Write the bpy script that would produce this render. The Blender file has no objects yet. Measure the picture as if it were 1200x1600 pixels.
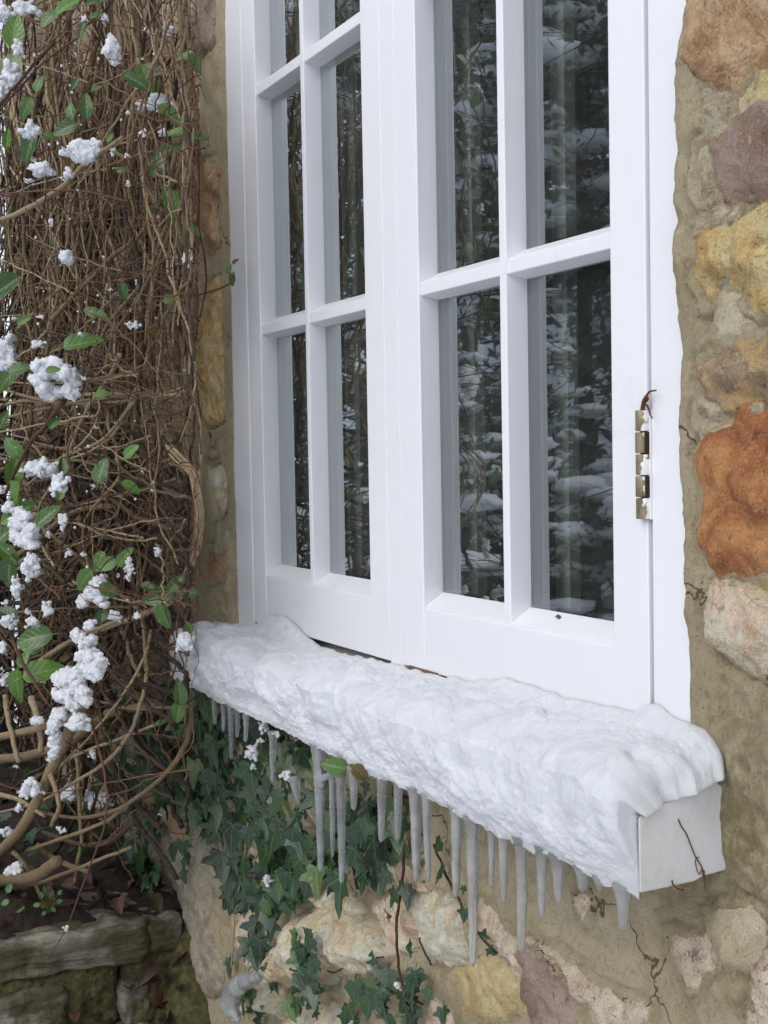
import bpy, bmesh, math, random
import numpy as np
from mathutils import Vector, Matrix

# ---------------------------------------------------------------- camera, light, world
scene = bpy.context.scene
COL = scene.collection
FPX = 2000.0                                   # focal length in pixels of a 1200 x 1600 picture
YAW, PITCH, ROLL = 1.09620448, -0.0429023305, -0.0181894102
CAM_POS = np.array([0.0, -0.8, 0.0])           # wall face is the plane y = 0, ground near z = -1.3


def cam_axes():
    cy, sy, cp, sp = math.cos(YAW), math.sin(YAW), math.cos(PITCH), math.sin(PITCH)
    cr, sr = math.cos(ROLL), math.sin(ROLL)
    f = np.array([-sy * cp, cy * cp, sp])
    r = np.array([cy, sy, 0.0])
    u = np.cross(r, f)
    return r * cr + u * sr, -r * sr + u * cr, f


RGT, UP, FWD = cam_axes()
cam_data = bpy.data.cameras.new('camera')
cam = bpy.data.objects.new('camera', cam_data)
COL.objects.link(cam)
cam_data.sensor_fit = 'VERTICAL'
cam_data.sensor_height = 24.0
cam_data.sensor_width = 24.0
cam_data.lens = 24.0 * FPX / 1600.0
cam_data.clip_start = 0.05
cam_data.clip_end = 600
m = Matrix.Identity(4)
for i in range(3):
    m[i][0], m[i][1], m[i][2], m[i][3] = RGT[i], UP[i], -FWD[i], CAM_POS[i]
cam.matrix_world = m
scene.camera = cam

SUN_DIR = Vector((0.22, -1.0, 0.9)).normalized()
world = bpy.data.worlds.new('World')
scene.world = world
world.use_nodes = True
wn, wl = world.node_tree.nodes, world.node_tree.links
bg = wn['Background']
sky = wn.new('ShaderNodeTexSky')
sky.sky_type = 'NISHITA'
sky.sun_disc = False
sky.sun_elevation = math.asin(SUN_DIR.z)
sky.sun_rotation = math.atan2(SUN_DIR.x, SUN_DIR.y)
sky.air_density = 1.0
sky.dust_density = 1.6
sky.ozone_density = 1.0
hs = wn.new('ShaderNodeHueSaturation')          # overcast: the blue is mostly veiled
hs.inputs['Saturation'].default_value = 0.54
wl.new(sky.outputs[0], hs.inputs['Color'])
wl.new(hs.outputs[0], bg.inputs['Color'])
bg.inputs['Strength'].default_value = 0.15

sun_data = bpy.data.lights.new('sun', 'SUN')
sun_data.energy = 0.5
sun_data.angle = math.radians(120)
sun_data.color = (1.0, 0.97, 0.93)
sun = bpy.data.objects.new('sun', sun_data)
COL.objects.link(sun)
sun.rotation_euler = (-SUN_DIR).to_track_quat('-Z', 'Y').to_euler()

scene.view_settings.view_transform = 'Standard'
scene.view_settings.look = 'None'
scene.view_settings.gamma = 1.0
scene.view_settings.use_curve_mapping = False
scene.view_settings.exposure = 0.78
scene.render.engine = 'CYCLES'
scene.cycles.max_bounces = 8
scene.cycles.transparent_max_bounces = 16
scene.cycles.transmission_bounces = 8
scene.cycles.diffuse_bounces = 4
scene.cycles.glossy_bounces = 4
scene.cycles.caustics_reflective = False
scene.cycles.caustics_refractive = False
scene.cycles.sample_clamp_indirect = 6.0

# ---------------------------------------------------------------- numeric helpers
R = random.Random(7)
NP = np.random.RandomState(11)


def at(px, py, Y):
    """world point on the plane y = Y that stands at pixel (px, py) of the 1200 x 1600 photograph"""
    d = FWD * FPX + RGT * (px - 600.0) - UP * (py - 800.0)
    return CAM_POS + d * ((Y - CAM_POS[1]) / d[1])


def at_x(px, py, X):
    d = FWD * FPX + RGT * (px - 600.0) - UP * (py - 800.0)
    return CAM_POS + d * (X / d[0])


def mpp(p):
    """metres per pixel at a world point"""
    return float(np.dot(np.asarray(p) - CAM_POS, FWD)) / FPX


def _hash(ix, iy, iz, seed):
    h = (ix.astype(np.int64) * 374761393 + iy.astype(np.int64) * 668265263 + iz.astype(np.int64) * 2147483647 + seed * 974634541) & 0xFFFFFFFF
    h = ((h ^ (h >> 13)) * 1274126177) & 0xFFFFFFFF
    h = ((h ^ (h >> 16)) * 2246822519) & 0xFFFFFFFF
    h = h ^ (h >> 15)
    return (h & 0xFFFFFF) / float(0xFFFFFF)


def vnoise(p, seed=0):
    p = np.asarray(p, float)
    i = np.floor(p)
    f = p - i
    i = i.astype(np.int64)
    f = f * f * f * (f * (f * 6 - 15) + 10)
    out = 0.0
    for dx in (0, 1):
        wx = f[..., 0] if dx else 1 - f[..., 0]
        for dy in (0, 1):
            wy = f[..., 1] if dy else 1 - f[..., 1]
            for dz in (0, 1):
                wz = f[..., 2] if dz else 1 - f[..., 2]
                out = out + wx * wy * wz * _hash(i[..., 0] + dx, i[..., 1] + dy, i[..., 2] + dz, seed)
    return out * 2 - 1


def fbm(p, octaves=4, seed=0, gain=0.5):
    p = np.asarray(p, float)
    a, s, out = 1.0, 1.0, 0.0
    for k in range(octaves):
        out = out + a * vnoise(p * s + 17.3 * k, seed + k)
        a *= gain
        s *= 2.03
    return out


def worley(p, seed=0):
    """distance to the nearest jittered cell point, and a random number of that cell"""
    p = np.asarray(p, float)
    i = np.floor(p).astype(np.int64)
    best = np.full(p.shape[:-1], 9.0)
    cell = np.zeros(p.shape[:-1])
    for dx in (-1, 0, 1):
        for dy in (-1, 0, 1):
            for dz in (-1, 0, 1):
                c = i + np.array([dx, dy, dz])
                q = np.stack([c[..., k] + _hash(c[..., 0], c[..., 1], c[..., 2], seed + k) for k in range(3)], -1)
                d = np.sqrt(((p - q) ** 2).sum(-1))
                rnd = _hash(c[..., 0], c[..., 1], c[..., 2], seed + 9)
                mk = d < best
                best = np.where(mk, d, best)
                cell = np.where(mk, rnd, cell)
    return best, cell


def smooth(a, b, x):
    t = np.clip((x - a) / (b - a), 0, 1)
    return t * t * (3 - 2 * t)


def spline(pts, n):
    """Catmull-Rom through pts (k, d), n points"""
    P = np.asarray(pts, float)
    if len(P) == 2:
        t = np.linspace(0, 1, n)[:, None]
        return P[0] * (1 - t) + P[1] * t
    P = np.vstack([2 * P[0] - P[1], P, 2 * P[-1] - P[-2]])
    k = len(P) - 3
    t = np.linspace(0, k - 1e-6, n)
    i = t.astype(int)
    f = (t - i)[:, None]
    a, b, c, d = P[i], P[i + 1], P[i + 2], P[i + 3]
    return 0.5 * (2 * b + (c - a) * f + (2 * a - 5 * b + 4 * c - d) * f ** 2 + (3 * b - a - 3 * c + d) * f ** 3)


# ---------------------------------------------------------------- object helpers
LOC = {}                                        # world location of every parent


def mesh_np(name, V, F, mat=None, smooth_shade=True, uv=None, attrs=None):
    """V (n,3); F one (m,k) array or a list of such arrays"""
    V = np.asarray(V, np.float32)
    Fs = F if isinstance(F, list) else [F]
    Fs = [np.asarray(f, np.int32) for f in Fs if len(f)]
    me = bpy.data.meshes.new(name)
    me.vertices.add(len(V))
    me.vertices.foreach_set('co', V.ravel())
    nl = sum(f.size for f in Fs)
    npoly = sum(len(f) for f in Fs)
    me.loops.add(nl)
    me.loops.foreach_set('vertex_index', np.concatenate([f.ravel() for f in Fs]))
    me.polygons.add(npoly)
    sizes = np.concatenate([np.full(len(f), f.shape[1], np.int32) for f in Fs])
    starts = np.concatenate([[0], np.cumsum(sizes)[:-1]]).astype(np.int32)
    me.polygons.foreach_set('loop_start', starts)
    me.polygons.foreach_set('use_smooth', np.full(npoly, smooth_shade))
    me.update(calc_edges=True)
    me.validate()
    if uv is not None:
        lay = me.uv_layers.new(name='UVMap')
        idx = np.zeros(len(me.loops), np.int32)
        me.loops.foreach_get('vertex_index', idx)
        lay.data.foreach_set('uv', np.asarray(uv, np.float32)[idx].ravel())
    for k, v in (attrs or {}).items():
        at_ = me.attributes.new(k, 'FLOAT', 'POINT')
        at_.data.foreach_set('value', np.asarray(v, np.float32))
    if mat:
        me.materials.append(mat)
    return me


def link(name, data, loc=(0, 0, 0), parent=None, label=None, cat=None, group=None, kind=None):
    o = bpy.data.objects.new(name, data)
    COL.objects.link(o)
    loc = np.asarray(loc, float)
    if parent is not None:
        o.parent = parent
        o.location = loc - LOC[parent.name]
    else:
        o.location = loc
    LOC[o.name] = loc
    for k, v in (('label', label), ('category', cat), ('group', group), ('kind', kind)):
        if v:
            o[k] = v
    return o


def thing(name, loc, label, cat, group=None):
    o = link(name, None, loc, None, label, cat, group)
    o.empty_display_size = 0.05
    return o


def put(name, V, F, mat, parent=None, origin=None, smooth_shade=True, uv=None, attrs=None, **kw):
    """world-space geometry -> one object whose origin is `origin` (default: middle of its bottom)"""
    V = np.asarray(V, float)
    if origin is None:
        lo, hi = V.min(0), V.max(0)
        origin = np.array([(lo[0] + hi[0]) / 2, (lo[1] + hi[1]) / 2, lo[2]])
    origin = np.asarray(origin, float)
    return link(name, mesh_np(name, V - origin, F, mat, smooth_shade, uv, attrs), origin, parent, **kw)


class Geo:
    def __init__(self):
        self.V, self.F, self.n, self.A = [], {}, 0, []

    def add(self, V, F, a=0.0):
        V = np.asarray(V, float)
        for f in (F if isinstance(F, list) else [F]):
            f = np.asarray(f, np.int32)
            if len(f):
                self.F.setdefault(f.shape[1], []).append(f + self.n)
        self.V.append(V)
        self.A.append(np.full(len(V), a, float) if np.isscalar(a) else np.asarray(a, float))
        self.n += len(V)

    def get(self):
        return np.vstack(self.V), [np.vstack(f) for f in self.F.values()], np.concatenate(self.A)

    def put(self, name, mat, parent=None, attr='tint', **kw):
        V, F, A = self.get()
        return put(name, V, F, mat, parent, attrs={attr: A}, **kw)


def box_vf(x0, x1, y0, y1, z0, z1):
    V = [(x, y, z) for z in (z0, z1) for y in (y0, y1) for x in (x0, x1)]
    F = [(0, 2, 3, 1), (4, 5, 7, 6), (0, 1, 5, 4), (2, 6, 7, 3), (0, 4, 6, 2), (1, 3, 7, 5)]
    return np.array(V, float), np.array(F)


def bev_boxes(name, boxes, mat, parent, bevel=0.0015, seg=2, **kw):
    """joined bevelled boxes as one object; a box is x0,x1,y0,y1,z0,z1"""
    bm = bmesh.new()
    for b in boxes:
        V, F = box_vf(*b)
        vs = [bm.verts.new(v) for v in V]
        fs = [bm.faces.new([vs[i] for i in f]) for f in F]
    if bevel:
        bmesh.ops.bevel(bm, geom=bm.edges[:], offset=bevel, segments=seg, profile=0.5, affect='EDGES')
    V, Fd = bm_arrays(bm)
    bm.free()
    return put(name, V, Fd, mat, parent, smooth_shade=False, **kw)


def bm_arrays(bm):
    bm.verts.index_update()
    V = np.array([v.co[:] for v in bm.verts])
    d = {}
    for f in bm.faces:
        d.setdefault(len(f.verts), []).append([v.index for v in f.verts])
    return V, [np.array(v) for v in d.values()]


def prism(profile, axis_pts, closed=True):
    """profile (k,2) swept between two 3-D frames given as function t->3d; here simple: list of rings"""
    rings = np.asarray(axis_pts, float)           # (n, k, 3)
    n, k = rings.shape[:2]
    V = rings.reshape(-1, 3)
    F = []
    for i in range(n - 1):
        for j in range(k if closed else k - 1):
            a, b = i * k + j, i * k + (j + 1) % k
            F.append((a, b, b + k, a + k))
    return V, np.array(F)


def tube(P, rad, sides=6, cap=True):
    P = np.asarray(P, float)
    n = len(P)
    rad = np.broadcast_to(np.asarray(rad, float), (n,))
    T = np.gradient(P, axis=0)
    T /= np.linalg.norm(T, axis=1)[:, None] + 1e-12
    ref = np.array([0.31, -0.9, 0.3]) if abs(T[0] @ np.array([0.31, -0.9, 0.3])) < 0.85 else np.array([0, 0, 1.0])
    N = np.zeros_like(P)
    v = ref - T[0] * (ref @ T[0])
    N[0] = v / np.linalg.norm(v)
    for i in range(1, n):
        v = N[i - 1] - T[i] * (N[i - 1] @ T[i])
        N[i] = v / (np.linalg.norm(v) + 1e-12)
    B = np.cross(T, N)
    a = np.linspace(0, 2 * math.pi, sides, endpoint=False)
    V = P[:, None] + rad[:, None, None] * (N[:, None] * np.cos(a)[None, :, None] + B[:, None] * np.sin(a)[None, :, None])
    V = V.reshape(-1, 3)
    i = np.arange(n - 1)[:, None] * sides
    j = np.arange(sides)[None]
    F = np.stack([i + j, i + (j + 1) % sides, i + sides + (j + 1) % sides, i + sides + j], -1).reshape(-1, 4)
    Fl = [F]
    if cap:
        V = np.vstack([V, P[:1], P[-1:]])
        c0, c1 = n * sides, n * sides + 1
        jj = np.arange(sides)
        t0 = np.stack([np.full(sides, c0), (jj + 1) % sides, jj], -1)
        t1 = np.stack([np.full(sides, c1), (n - 1) * sides + jj, (n - 1) * sides + (jj + 1) % sides], -1)
        Fl.append(np.vstack([t0, t1]))
    return V, Fl


_bm = bmesh.new()
bmesh.ops.create_icosphere(_bm, subdivisions=2, radius=1.0)
ICO_V, _f = bm_arrays(_bm)
ICO_F = _f[0]
_bm.free()
_bm = bmesh.new()
bmesh.ops.create_icosphere(_bm, subdivisions=1, radius=1.0)
ICO1_V, _f = bm_arrays(_bm)
ICO1_F = _f[0]
_bm.free()


def vert_normals(V, F):
    N = np.zeros_like(V)
    for f in (F if isinstance(F, list) else [F]):
        a, b, c = V[f[:, 0]], V[f[:, 1]], V[f[:, 2]]
        n = np.cross(b - a, c - a)
        for k in range(f.shape[1]):
            np.add.at(N, f[:, k], n)
    return N / (np.linalg.norm(N, axis=1)[:, None] + 1e-12)


def remeshed(V, F, voxel):
    """voxel union of overlapping closed shells"""
    me = mesh_np('tmp', V, F)
    o = bpy.data.objects.new('tmp', me)
    COL.objects.link(o)
    md = o.modifiers.new('r', 'REMESH')
    md.mode = 'VOXEL'
    md.voxel_size = voxel
    dg = bpy.context.evaluated_depsgraph_get()
    e = o.evaluated_get(dg)
    em = e.to_mesh()
    nv = len(em.vertices)
    W = np.zeros(nv * 3, np.float32)
    em.vertices.foreach_get('co', W)
    W = W.reshape(-1, 3).astype(float)
    fs = {}
    lv = np.zeros(len(em.loops), np.int32)
    em.loops.foreach_get('vertex_index', lv)
    st = np.zeros(len(em.polygons), np.int32)
    tt = np.zeros(len(em.polygons), np.int32)
    em.polygons.foreach_get('loop_start', st)
    em.polygons.foreach_get('loop_total', tt)
    out = []
    for k in np.unique(tt):
        s = st[tt == k]
        out.append(lv[s[:, None] + np.arange(k)[None]])
    e.to_mesh_clear()
    bpy.data.objects.remove(o)
    bpy.data.meshes.remove(me)
    # light smoothing
    ed = np.vstack([np.stack([f[:, i], f[:, (i + 1) % f.shape[1]]], -1) for f in out for i in range(f.shape[1])])
    for _ in range(2):
        acc = np.zeros_like(W)
        cnt = np.zeros(len(W))
        np.add.at(acc, ed[:, 0], W[ed[:, 1]])
        np.add.at(cnt, ed[:, 0], 1)
        W = 0.45 * W + 0.55 * acc / np.maximum(cnt, 1)[:, None]
    return W, out


# ---------------------------------------------------------------- material helpers
def srgb(r, g, b):
    def c(v):
        v /= 255.0
        return v / 12.92 if v <= 0.04045 else ((v + 0.055) / 1.055) ** 2.4
    return (c(r), c(g), c(b), 1.0)


class Mat:
    def __init__(self, name):
        self.m = bpy.data.materials.new(name)
        self.m.use_nodes = True
        self.t = self.m.node_tree
        self.p = self.t.nodes['Principled BSDF']
        self.out = self.t.nodes['Material Output']
        self._pos = None

    def n(self, typ, **kw):
        nd = self.t.nodes.new(typ)
        for k, v in kw.items():
            if k.startswith('i_'):
                key = k[2:].replace('_', ' ')
                nd.inputs[key].default_value = v
            else:
                setattr(nd, k, v)
        return nd

    def l(self, a, b):
        self.t.links.new(a, b)

    @property
    def pos(self):
        if self._pos is None:
            self._pos = self.n('ShaderNodeNewGeometry').outputs['Position']
        return self._pos

    def noise(self, scale, detail=5, rough=0.55, dist=0.0, vec=None, stretch=None):
        nd = self.n('ShaderNodeTexNoise')
        nd.inputs['Scale'].default_value = scale
        nd.inputs['Detail'].default_value = detail
        nd.inputs['Roughness'].default_value = rough
        nd.inputs['Distortion'].default_value = dist
        v = vec if vec is not None else self.pos
        if stretch:
            mp = self.n('ShaderNodeMapping')
            mp.inputs['Scale'].default_value = stretch
            self.l(v, mp.inputs['Vector'])
            v = mp.outputs[0]
        self.l(v, nd.inputs['Vector'])
        return nd.outputs['Fac']

    def vor(self, scale, feature='F1', vec=None):
        nd = self.n('ShaderNodeTexVoronoi', feature=feature)
        nd.inputs['Scale'].default_value = scale
        self.l(vec if vec is not None else self.pos, nd.inputs['Vector'])
        return nd.outputs['Distance']

    def ramp(self, fac, stops):
        nd = self.n('ShaderNodeValToRGB')
        e = nd.color_ramp.elements
        while len(e) > 1:
            e.remove(e[-1])
        e[0].position, e[0].color = stops[0][0], stops[0][1]
        for p, c in stops[1:]:
            x = e.new(p)
            x.color = c
        self.l(fac, nd.inputs['Fac'])
        return nd.outputs['Color']

    def step(self, fac, a, b):
        nd = self.n('ShaderNodeMapRange')
        nd.interpolation_type = 'SMOOTHSTEP'
        nd.inputs['From Min'].default_value = a
        nd.inputs['From Max'].default_value = b
        self.l(fac, nd.inputs['Value'])
        return nd.outputs['Result']

    def math(self, op, a, b=None, c=None):
        nd = self.n('ShaderNodeMath', operation=op)
        for i, v in enumerate((a, b, c)):
            if v is None:
                continue
            if isinstance(v, (int, float)):
                nd.inputs[i].default_value = v
            else:
                self.l(v, nd.inputs[i])
        return nd.outputs[0]

    def mix(self, fac, a, b):
        nd = self.n('ShaderNodeMix', data_type='RGBA')
        for sock, v in ((nd.inputs['Factor'], fac), (nd.inputs[6], a), (nd.inputs[7], b)):
            if isinstance(v, (int, float, tuple)):
                sock.default_value = v
            else:
                self.l(v, sock)
        return nd.outputs[2]

    def attr(self, name):
        nd = self.n('ShaderNodeAttribute', attribute_name=name)
        return nd.outputs['Fac']

    def bump(self, h, dist, strength=1.0, prev=None):
        nd = self.n('ShaderNodeBump')
        nd.inputs['Strength'].default_value = strength
        nd.inputs['Distance'].default_value = dist
        self.l(h, nd.inputs['Height'])
        if prev is not None:
            self.l(prev, nd.inputs['Normal'])
        return nd.outputs['Normal']

    def done(self, color=None, rough=None, normal=None, **kw):
        for key, v in (('Base Color', color), ('Roughness', rough), ('Normal', normal)):
            if v is None:
                continue
            if isinstance(v, (int, float, tuple)):
                self.p.inputs[key].default_value = v
            else:
                self.l(v, self.p.inputs[key])
        for k, v in kw.items():
            self.p.inputs[k.replace('_', ' ')].default_value = v
        return self.m


def mat_paint():
    M = Mat('white_gloss_paint')
    dirt = M.step(M.noise(9, 6, 0.7), 0.56, 0.78)
    spk = M.step(M.noise(300, 2, 0.5), 0.735, 0.775)
    c = M.mix(M.math('MULTIPLY', dirt, 0.5), (0.80, 0.80, 0.815, 1), (0.66, 0.655, 0.64, 1))
    c = M.mix(M.math('MULTIPLY', spk, 0.45), c, (0.18, 0.17, 0.15, 1))
    nb = M.noise(60, 4, 0.6, stretch=(1, 1, 0.06))
    nrm = M.bump(nb, 0.0012, 0.5)
    nrm = M.bump(M.noise(18, 3), 0.002, 0.4, nrm)
    return M.done(c, 0.38, nrm)


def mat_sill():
    M = Mat('shaded_weathered_sill_paint')  # greyer base puts the end face's shade into the colour; specks are wear
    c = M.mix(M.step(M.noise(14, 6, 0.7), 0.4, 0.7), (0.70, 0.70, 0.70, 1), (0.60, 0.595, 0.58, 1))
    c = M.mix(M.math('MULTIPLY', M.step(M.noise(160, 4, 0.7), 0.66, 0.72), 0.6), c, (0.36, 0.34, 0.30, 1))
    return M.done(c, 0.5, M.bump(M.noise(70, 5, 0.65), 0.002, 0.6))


def mat_flat(name, col, rough=0.6, bump=0.0, scale=80):
    M = Mat(name)
    c = M.mix(M.noise(scale, 4), tuple(v * 0.85 for v in col[:3]) + (1,), tuple(min(1, v * 1.12) for v in col[:3]) + (1,))
    nrm = M.bump(M.noise(scale * 2, 4), bump) if bump else None
    return M.done(c, rough, nrm)


def mat_snow():
    M = Mat('snow')
    v = M.noise(45, 5, 0.6)
    c = M.mix(M.step(v, 0.35, 0.75), (0.84, 0.855, 0.885, 1), (0.77, 0.795, 0.84, 1))
    spk = M.step(M.noise(260, 2, 0.5), 0.775, 0.80)
    c = M.mix(M.math('MULTIPLY', spk, 0.5), c, (0.25, 0.22, 0.18, 1))
    n1 = M.bump(M.noise(130, 5, 0.65), 0.002, 0.6)
    n2 = M.bump(M.noise(400, 5, 0.8), 0.003, 1.0, n1)
    return M.done(c, 0.55, n2, Subsurface_Weight=0.6, Subsurface_Scale=0.012, Subsurface_Radius=(0.9, 1.0, 1.1))


def mat_ice():
    M = Mat('ice')
    c = (0.93, 0.95, 0.96, 1)
    n = M.bump(M.noise(150, 3, 0.55, stretch=(1, 1, 0.6)), 0.0009, 0.35)
    M.done(c, 0.05, n, Transmission_Weight=1.0, IOR=1.31)
    d = M.n('ShaderNodeBsdfTranslucent')
    d.inputs['Color'].default_value = (0.88, 0.90, 0.91, 1)
    df = M.n('ShaderNodeBsdfDiffuse')
    df.inputs['Color'].default_value = (0.84, 0.86, 0.87, 1)
    mx0 = M.n('ShaderNodeMixShader')
    mx0.inputs[0].default_value = 0.72
    M.l(d.outputs[0], mx0.inputs[1])
    M.l(df.outputs[0], mx0.inputs[2])
    mx = M.n('ShaderNodeMixShader')
    M.l(M.math('MULTIPLY_ADD', M.step(M.noise(26, 2, 0.5), 0.3, 0.75), 0.2, 0.2), mx.inputs[0])
    M.l(M.p.outputs[0], mx.inputs[1])
    M.l(mx0.outputs[0], mx.inputs[2])
    M.l(mx.outputs[0], M.out.inputs['Surface'])
    return M.m


def mat_glass():
    """one sheet standing for the double-glazed unit: see-through with the doubled mirror of its faces"""
    M = Mat('window_glass')
    tr = M.n('ShaderNodeBsdfTransparent')
    tr.inputs['Color'].default_value = (0.80, 0.86, 0.84, 1)
    gl = M.n('ShaderNodeBsdfGlossy')
    gl.inputs['Roughness'].default_value = 0.015
    gl.inputs['Color'].default_value = (0.92, 0.95, 0.95, 1)
    fr = M.n('ShaderNodeFresnel')
    fr.inputs['IOR'].default_value = 1.5
    b = M.bump(M.noise(5.0, 2, 0.4), 0.002, 0.22)
    M.l(b, gl.inputs['Normal'])
    f = M.math('MINIMUM', M.math('MULTIPLY', fr.outputs[0], 4.4), 0.9)
    mx = M.n('ShaderNodeMixShader')
    M.l(f, mx.inputs[0])
    M.l(tr.outputs[0], mx.inputs[1])
    M.l(gl.outputs[0], mx.inputs[2])
    haze_bsdf = M.n('ShaderNodeBsdfDiffuse')              # pale diffuse layer, painted stand-in for the light haze on the panes
    haze_bsdf.inputs['Color'].default_value = (0.62, 0.66, 0.64, 1)
    mf = M.n('ShaderNodeMixShader')
    M.l(M.math('MULTIPLY_ADD', M.noise(7, 5, 0.65), 0.05, 0.0), mf.inputs[0])
    M.l(mx.outputs[0], mf.inputs[1])
    M.l(haze_bsdf.outputs[0], mf.inputs[2])
    M.l(mf.outputs[0], M.out.inputs['Surface'])
    return M.m


MORTAR_A, MORTAR_B, MORTAR_C = srgb(218, 201, 164), srgb(232, 218, 188), srgb(196, 178, 142)


def mortar_colour(M):
    c = M.ramp(M.noise(7, 7, 0.62, 0.3), [(0.28, MORTAR_C), (0.48, MORTAR_A), (0.72, MORTAR_B)])
    g = M.noise(420, 3, 0.6)
    c = M.mix(M.math('MULTIPLY', M.step(g, 0.54, 0.7), 0.6), c, srgb(204, 192, 164))
    c = M.mix(M.math('MULTIPLY', M.step(M.noise(34, 7, 0.78, 0.6), 0.52, 0.64), 0.3), c, srgb(156, 136, 104))
    c = M.mix(M.math('MULTIPLY', M.step(M.noise(110, 6, 0.78, 0.3), 0.53, 0.63), 0.42), c, srgb(160, 140, 106))
    c = M.mix(M.math('MULTIPLY', M.step(M.noise(48, 7, 0.75, 0.4), 0.6, 0.66), 0.6), c, srgb(206, 194, 168))
    c = M.mix(M.math('MULTIPLY', M.step(M.noise(230, 4, 0.7), 0.6, 0.7), 0.75), c, srgb(100, 88, 66))
    return c


def mat_mortar():
    M = Mat('lime_mortar')
    c = mortar_colour(M)
    # algae where water runs off the right end of the sill
    dv = M.n('ShaderNodeVectorMath', operation='DISTANCE')
    mp = M.n('ShaderNodeMapping')
    mp.inputs['Scale'].default_value = (1.0, 0.2, 0.42)
    M.l(M.pos, mp.inputs['Vector'])
    M.l(mp.outputs[0], dv.inputs[0])
    dv.inputs[1].default_value = (-0.865, 0.0, -0.36 * 0.42)
    dist = dv.outputs['Value']
    k = M.math('ADD', dist, M.math('MULTIPLY', M.noise(26, 6, 0.7), 0.12))
    alg = M.math('MULTIPLY', M.math('SUBTRACT', 1.0, M.step(k, 0.075, 0.16)), M.step(M.noise(55, 5, 0.7), 0.32, 0.6))
    c = M.mix(M.math('MULTIPLY', alg, 0.6), c, srgb(112, 104, 58))
    # dark damp and lichen patches
    c = M.mix(M.math('MULTIPLY', M.step(M.noise(11, 7, 0.75), 0.62, 0.74), 0.4), c, srgb(128, 112, 86))
    c = M.mix(M.math('MULTIPLY', M.step(M.noise(23, 6, 0.7), 0.65, 0.72), 0.5), c, srgb(186, 172, 146))
    crk = M.n('ShaderNodeTexVoronoi', feature='DISTANCE_TO_EDGE')
    crk.inputs['Scale'].default_value = 8
    wv = M.n('ShaderNodeVectorMath', operation='ADD')
    nz = M.n('ShaderNodeTexNoise')
    nz.inputs['Scale'].default_value = 16
    nz.inputs['Detail'].default_value = 5
    M.l(M.pos, nz.inputs['Vector'])
    sc = M.n('ShaderNodeVectorMath', operation='SCALE')
    sc.inputs['Scale'].default_value = 0.09
    M.l(nz.outputs['Color'], sc.inputs[0])
    M.l(M.pos, wv.inputs[0])
    M.l(sc.outputs[0], wv.inputs[1])
    M.l(wv.outputs[0], crk.inputs['Vector'])
    line = M.math('MULTIPLY', M.math('SUBTRACT', 1.0, M.step(crk.outputs['Distance'], 0.004, 0.016)), M.step(M.noise(5, 3), 0.5, 0.56))
    c = M.mix(M.math('MULTIPLY', line, 0.75), c, srgb(58, 50, 38))
    n1 = M.bump(M.noise(48, 8, 0.74, 0.4), 0.012, 0.9)
    n2 = M.bump(M.noise(260, 6, 0.8), 0.006, 1.0, n1)
    n3 = M.bump(M.math('SUBTRACT', 1.0, line), 0.004, 0.8, n2)
    return M.done(c, 0.92, n3, Specular_IOR_Level=0.25)


def mat_stone(name, c1, c2, c3, spots=None, spot_amt=0.5, rough=0.8, scale=16, vein=None, smear=1.0, relief=0.008):
    c1, c2, c3 = (tuple(min(.82, v * 1.32) for v in q[:3]) + (1,) for q in (c1, c2, c3))
    M = Mat(name)
    c = M.ramp(M.noise(scale, 8, 0.66, 0.8), [(0.32, c1), (0.46, c2), (0.58, c3), (0.7, c2), (0.8, c1)])
    c2n = M.noise(scale * 4.3, 6, 0.7, 0.4)
    c = M.mix(M.math('MULTIPLY', M.step(c2n, 0.5, 0.72), 0.5), c, c1)
    if vein:
        v = M.noise(scale * 0.8, 6, 0.6, 1.6)
        w = M.math('SUBTRACT', 1.0, M.step(M.math('ABSOLUTE', M.math('SUBTRACT', v, 0.5)), 0.0, 0.045))
        c = M.mix(M.math('MULTIPLY', w, 0.45), c, vein)
    if spots:
        s = M.step(M.noise(scale * 7, 5, 0.7, 0.3), 0.60, 0.66)
        c = M.mix(M.math('MULTIPLY', s, spot_amt), c, spots)
    crust = M.step(M.noise(27, 8, 0.78, 0.7), 0.58, 0.64)
    c = M.mix(M.math('MULTIPLY', crust, 0.5 * smear), c, srgb(196, 182, 154))
    pit = M.step(M.noise(95, 5, 0.7, 0.3), 0.62, 0.70)
    c = M.mix(M.math('MULTIPLY', pit, 0.45), c, tuple(v * 0.45 for v in c1[:3]) + (1,))
    fine = M.noise(480, 4, 0.7)
    c = M.mix(M.math('MULTIPLY', M.step(fine, 0.54, 0.68), 0.5), c, tuple(v * 0.35 for v in c1[:3]) + (1,))
    c = M.mix(M.math('MULTIPLY', M.step(fine, 0.47, 0.34), 0.4), c, tuple(min(1, v * 1.5) for v in c3[:3]) + (1,))
    # mortar smeared over the edges
    k = M.math('ADD', M.attr('edge'), M.math('MULTIPLY', M.math('SUBTRACT', M.noise(40, 6, 0.7), 0.5), 0.035))
    sm = M.math('MULTIPLY', M.math('SUBTRACT', 1.0, M.step(k, 0.001, 0.005)), 0.9 * smear)
    c = M.mix(sm, c, mortar_colour(M))
    n1 = M.bump(M.noise(scale * 2.2, 7, 0.7, 0.5), relief, 0.9)
    n2 = M.bump(M.math('SUBTRACT', M.noise(150, 6, 0.75), M.math('MULTIPLY', pit, 0.5)), 0.005, 1.0, n1)
    n3 = M.bump(fine, 0.0012, 0.7, n2)
    return M.done(c, rough, n3, Specular_IOR_Level=0.35)


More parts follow.
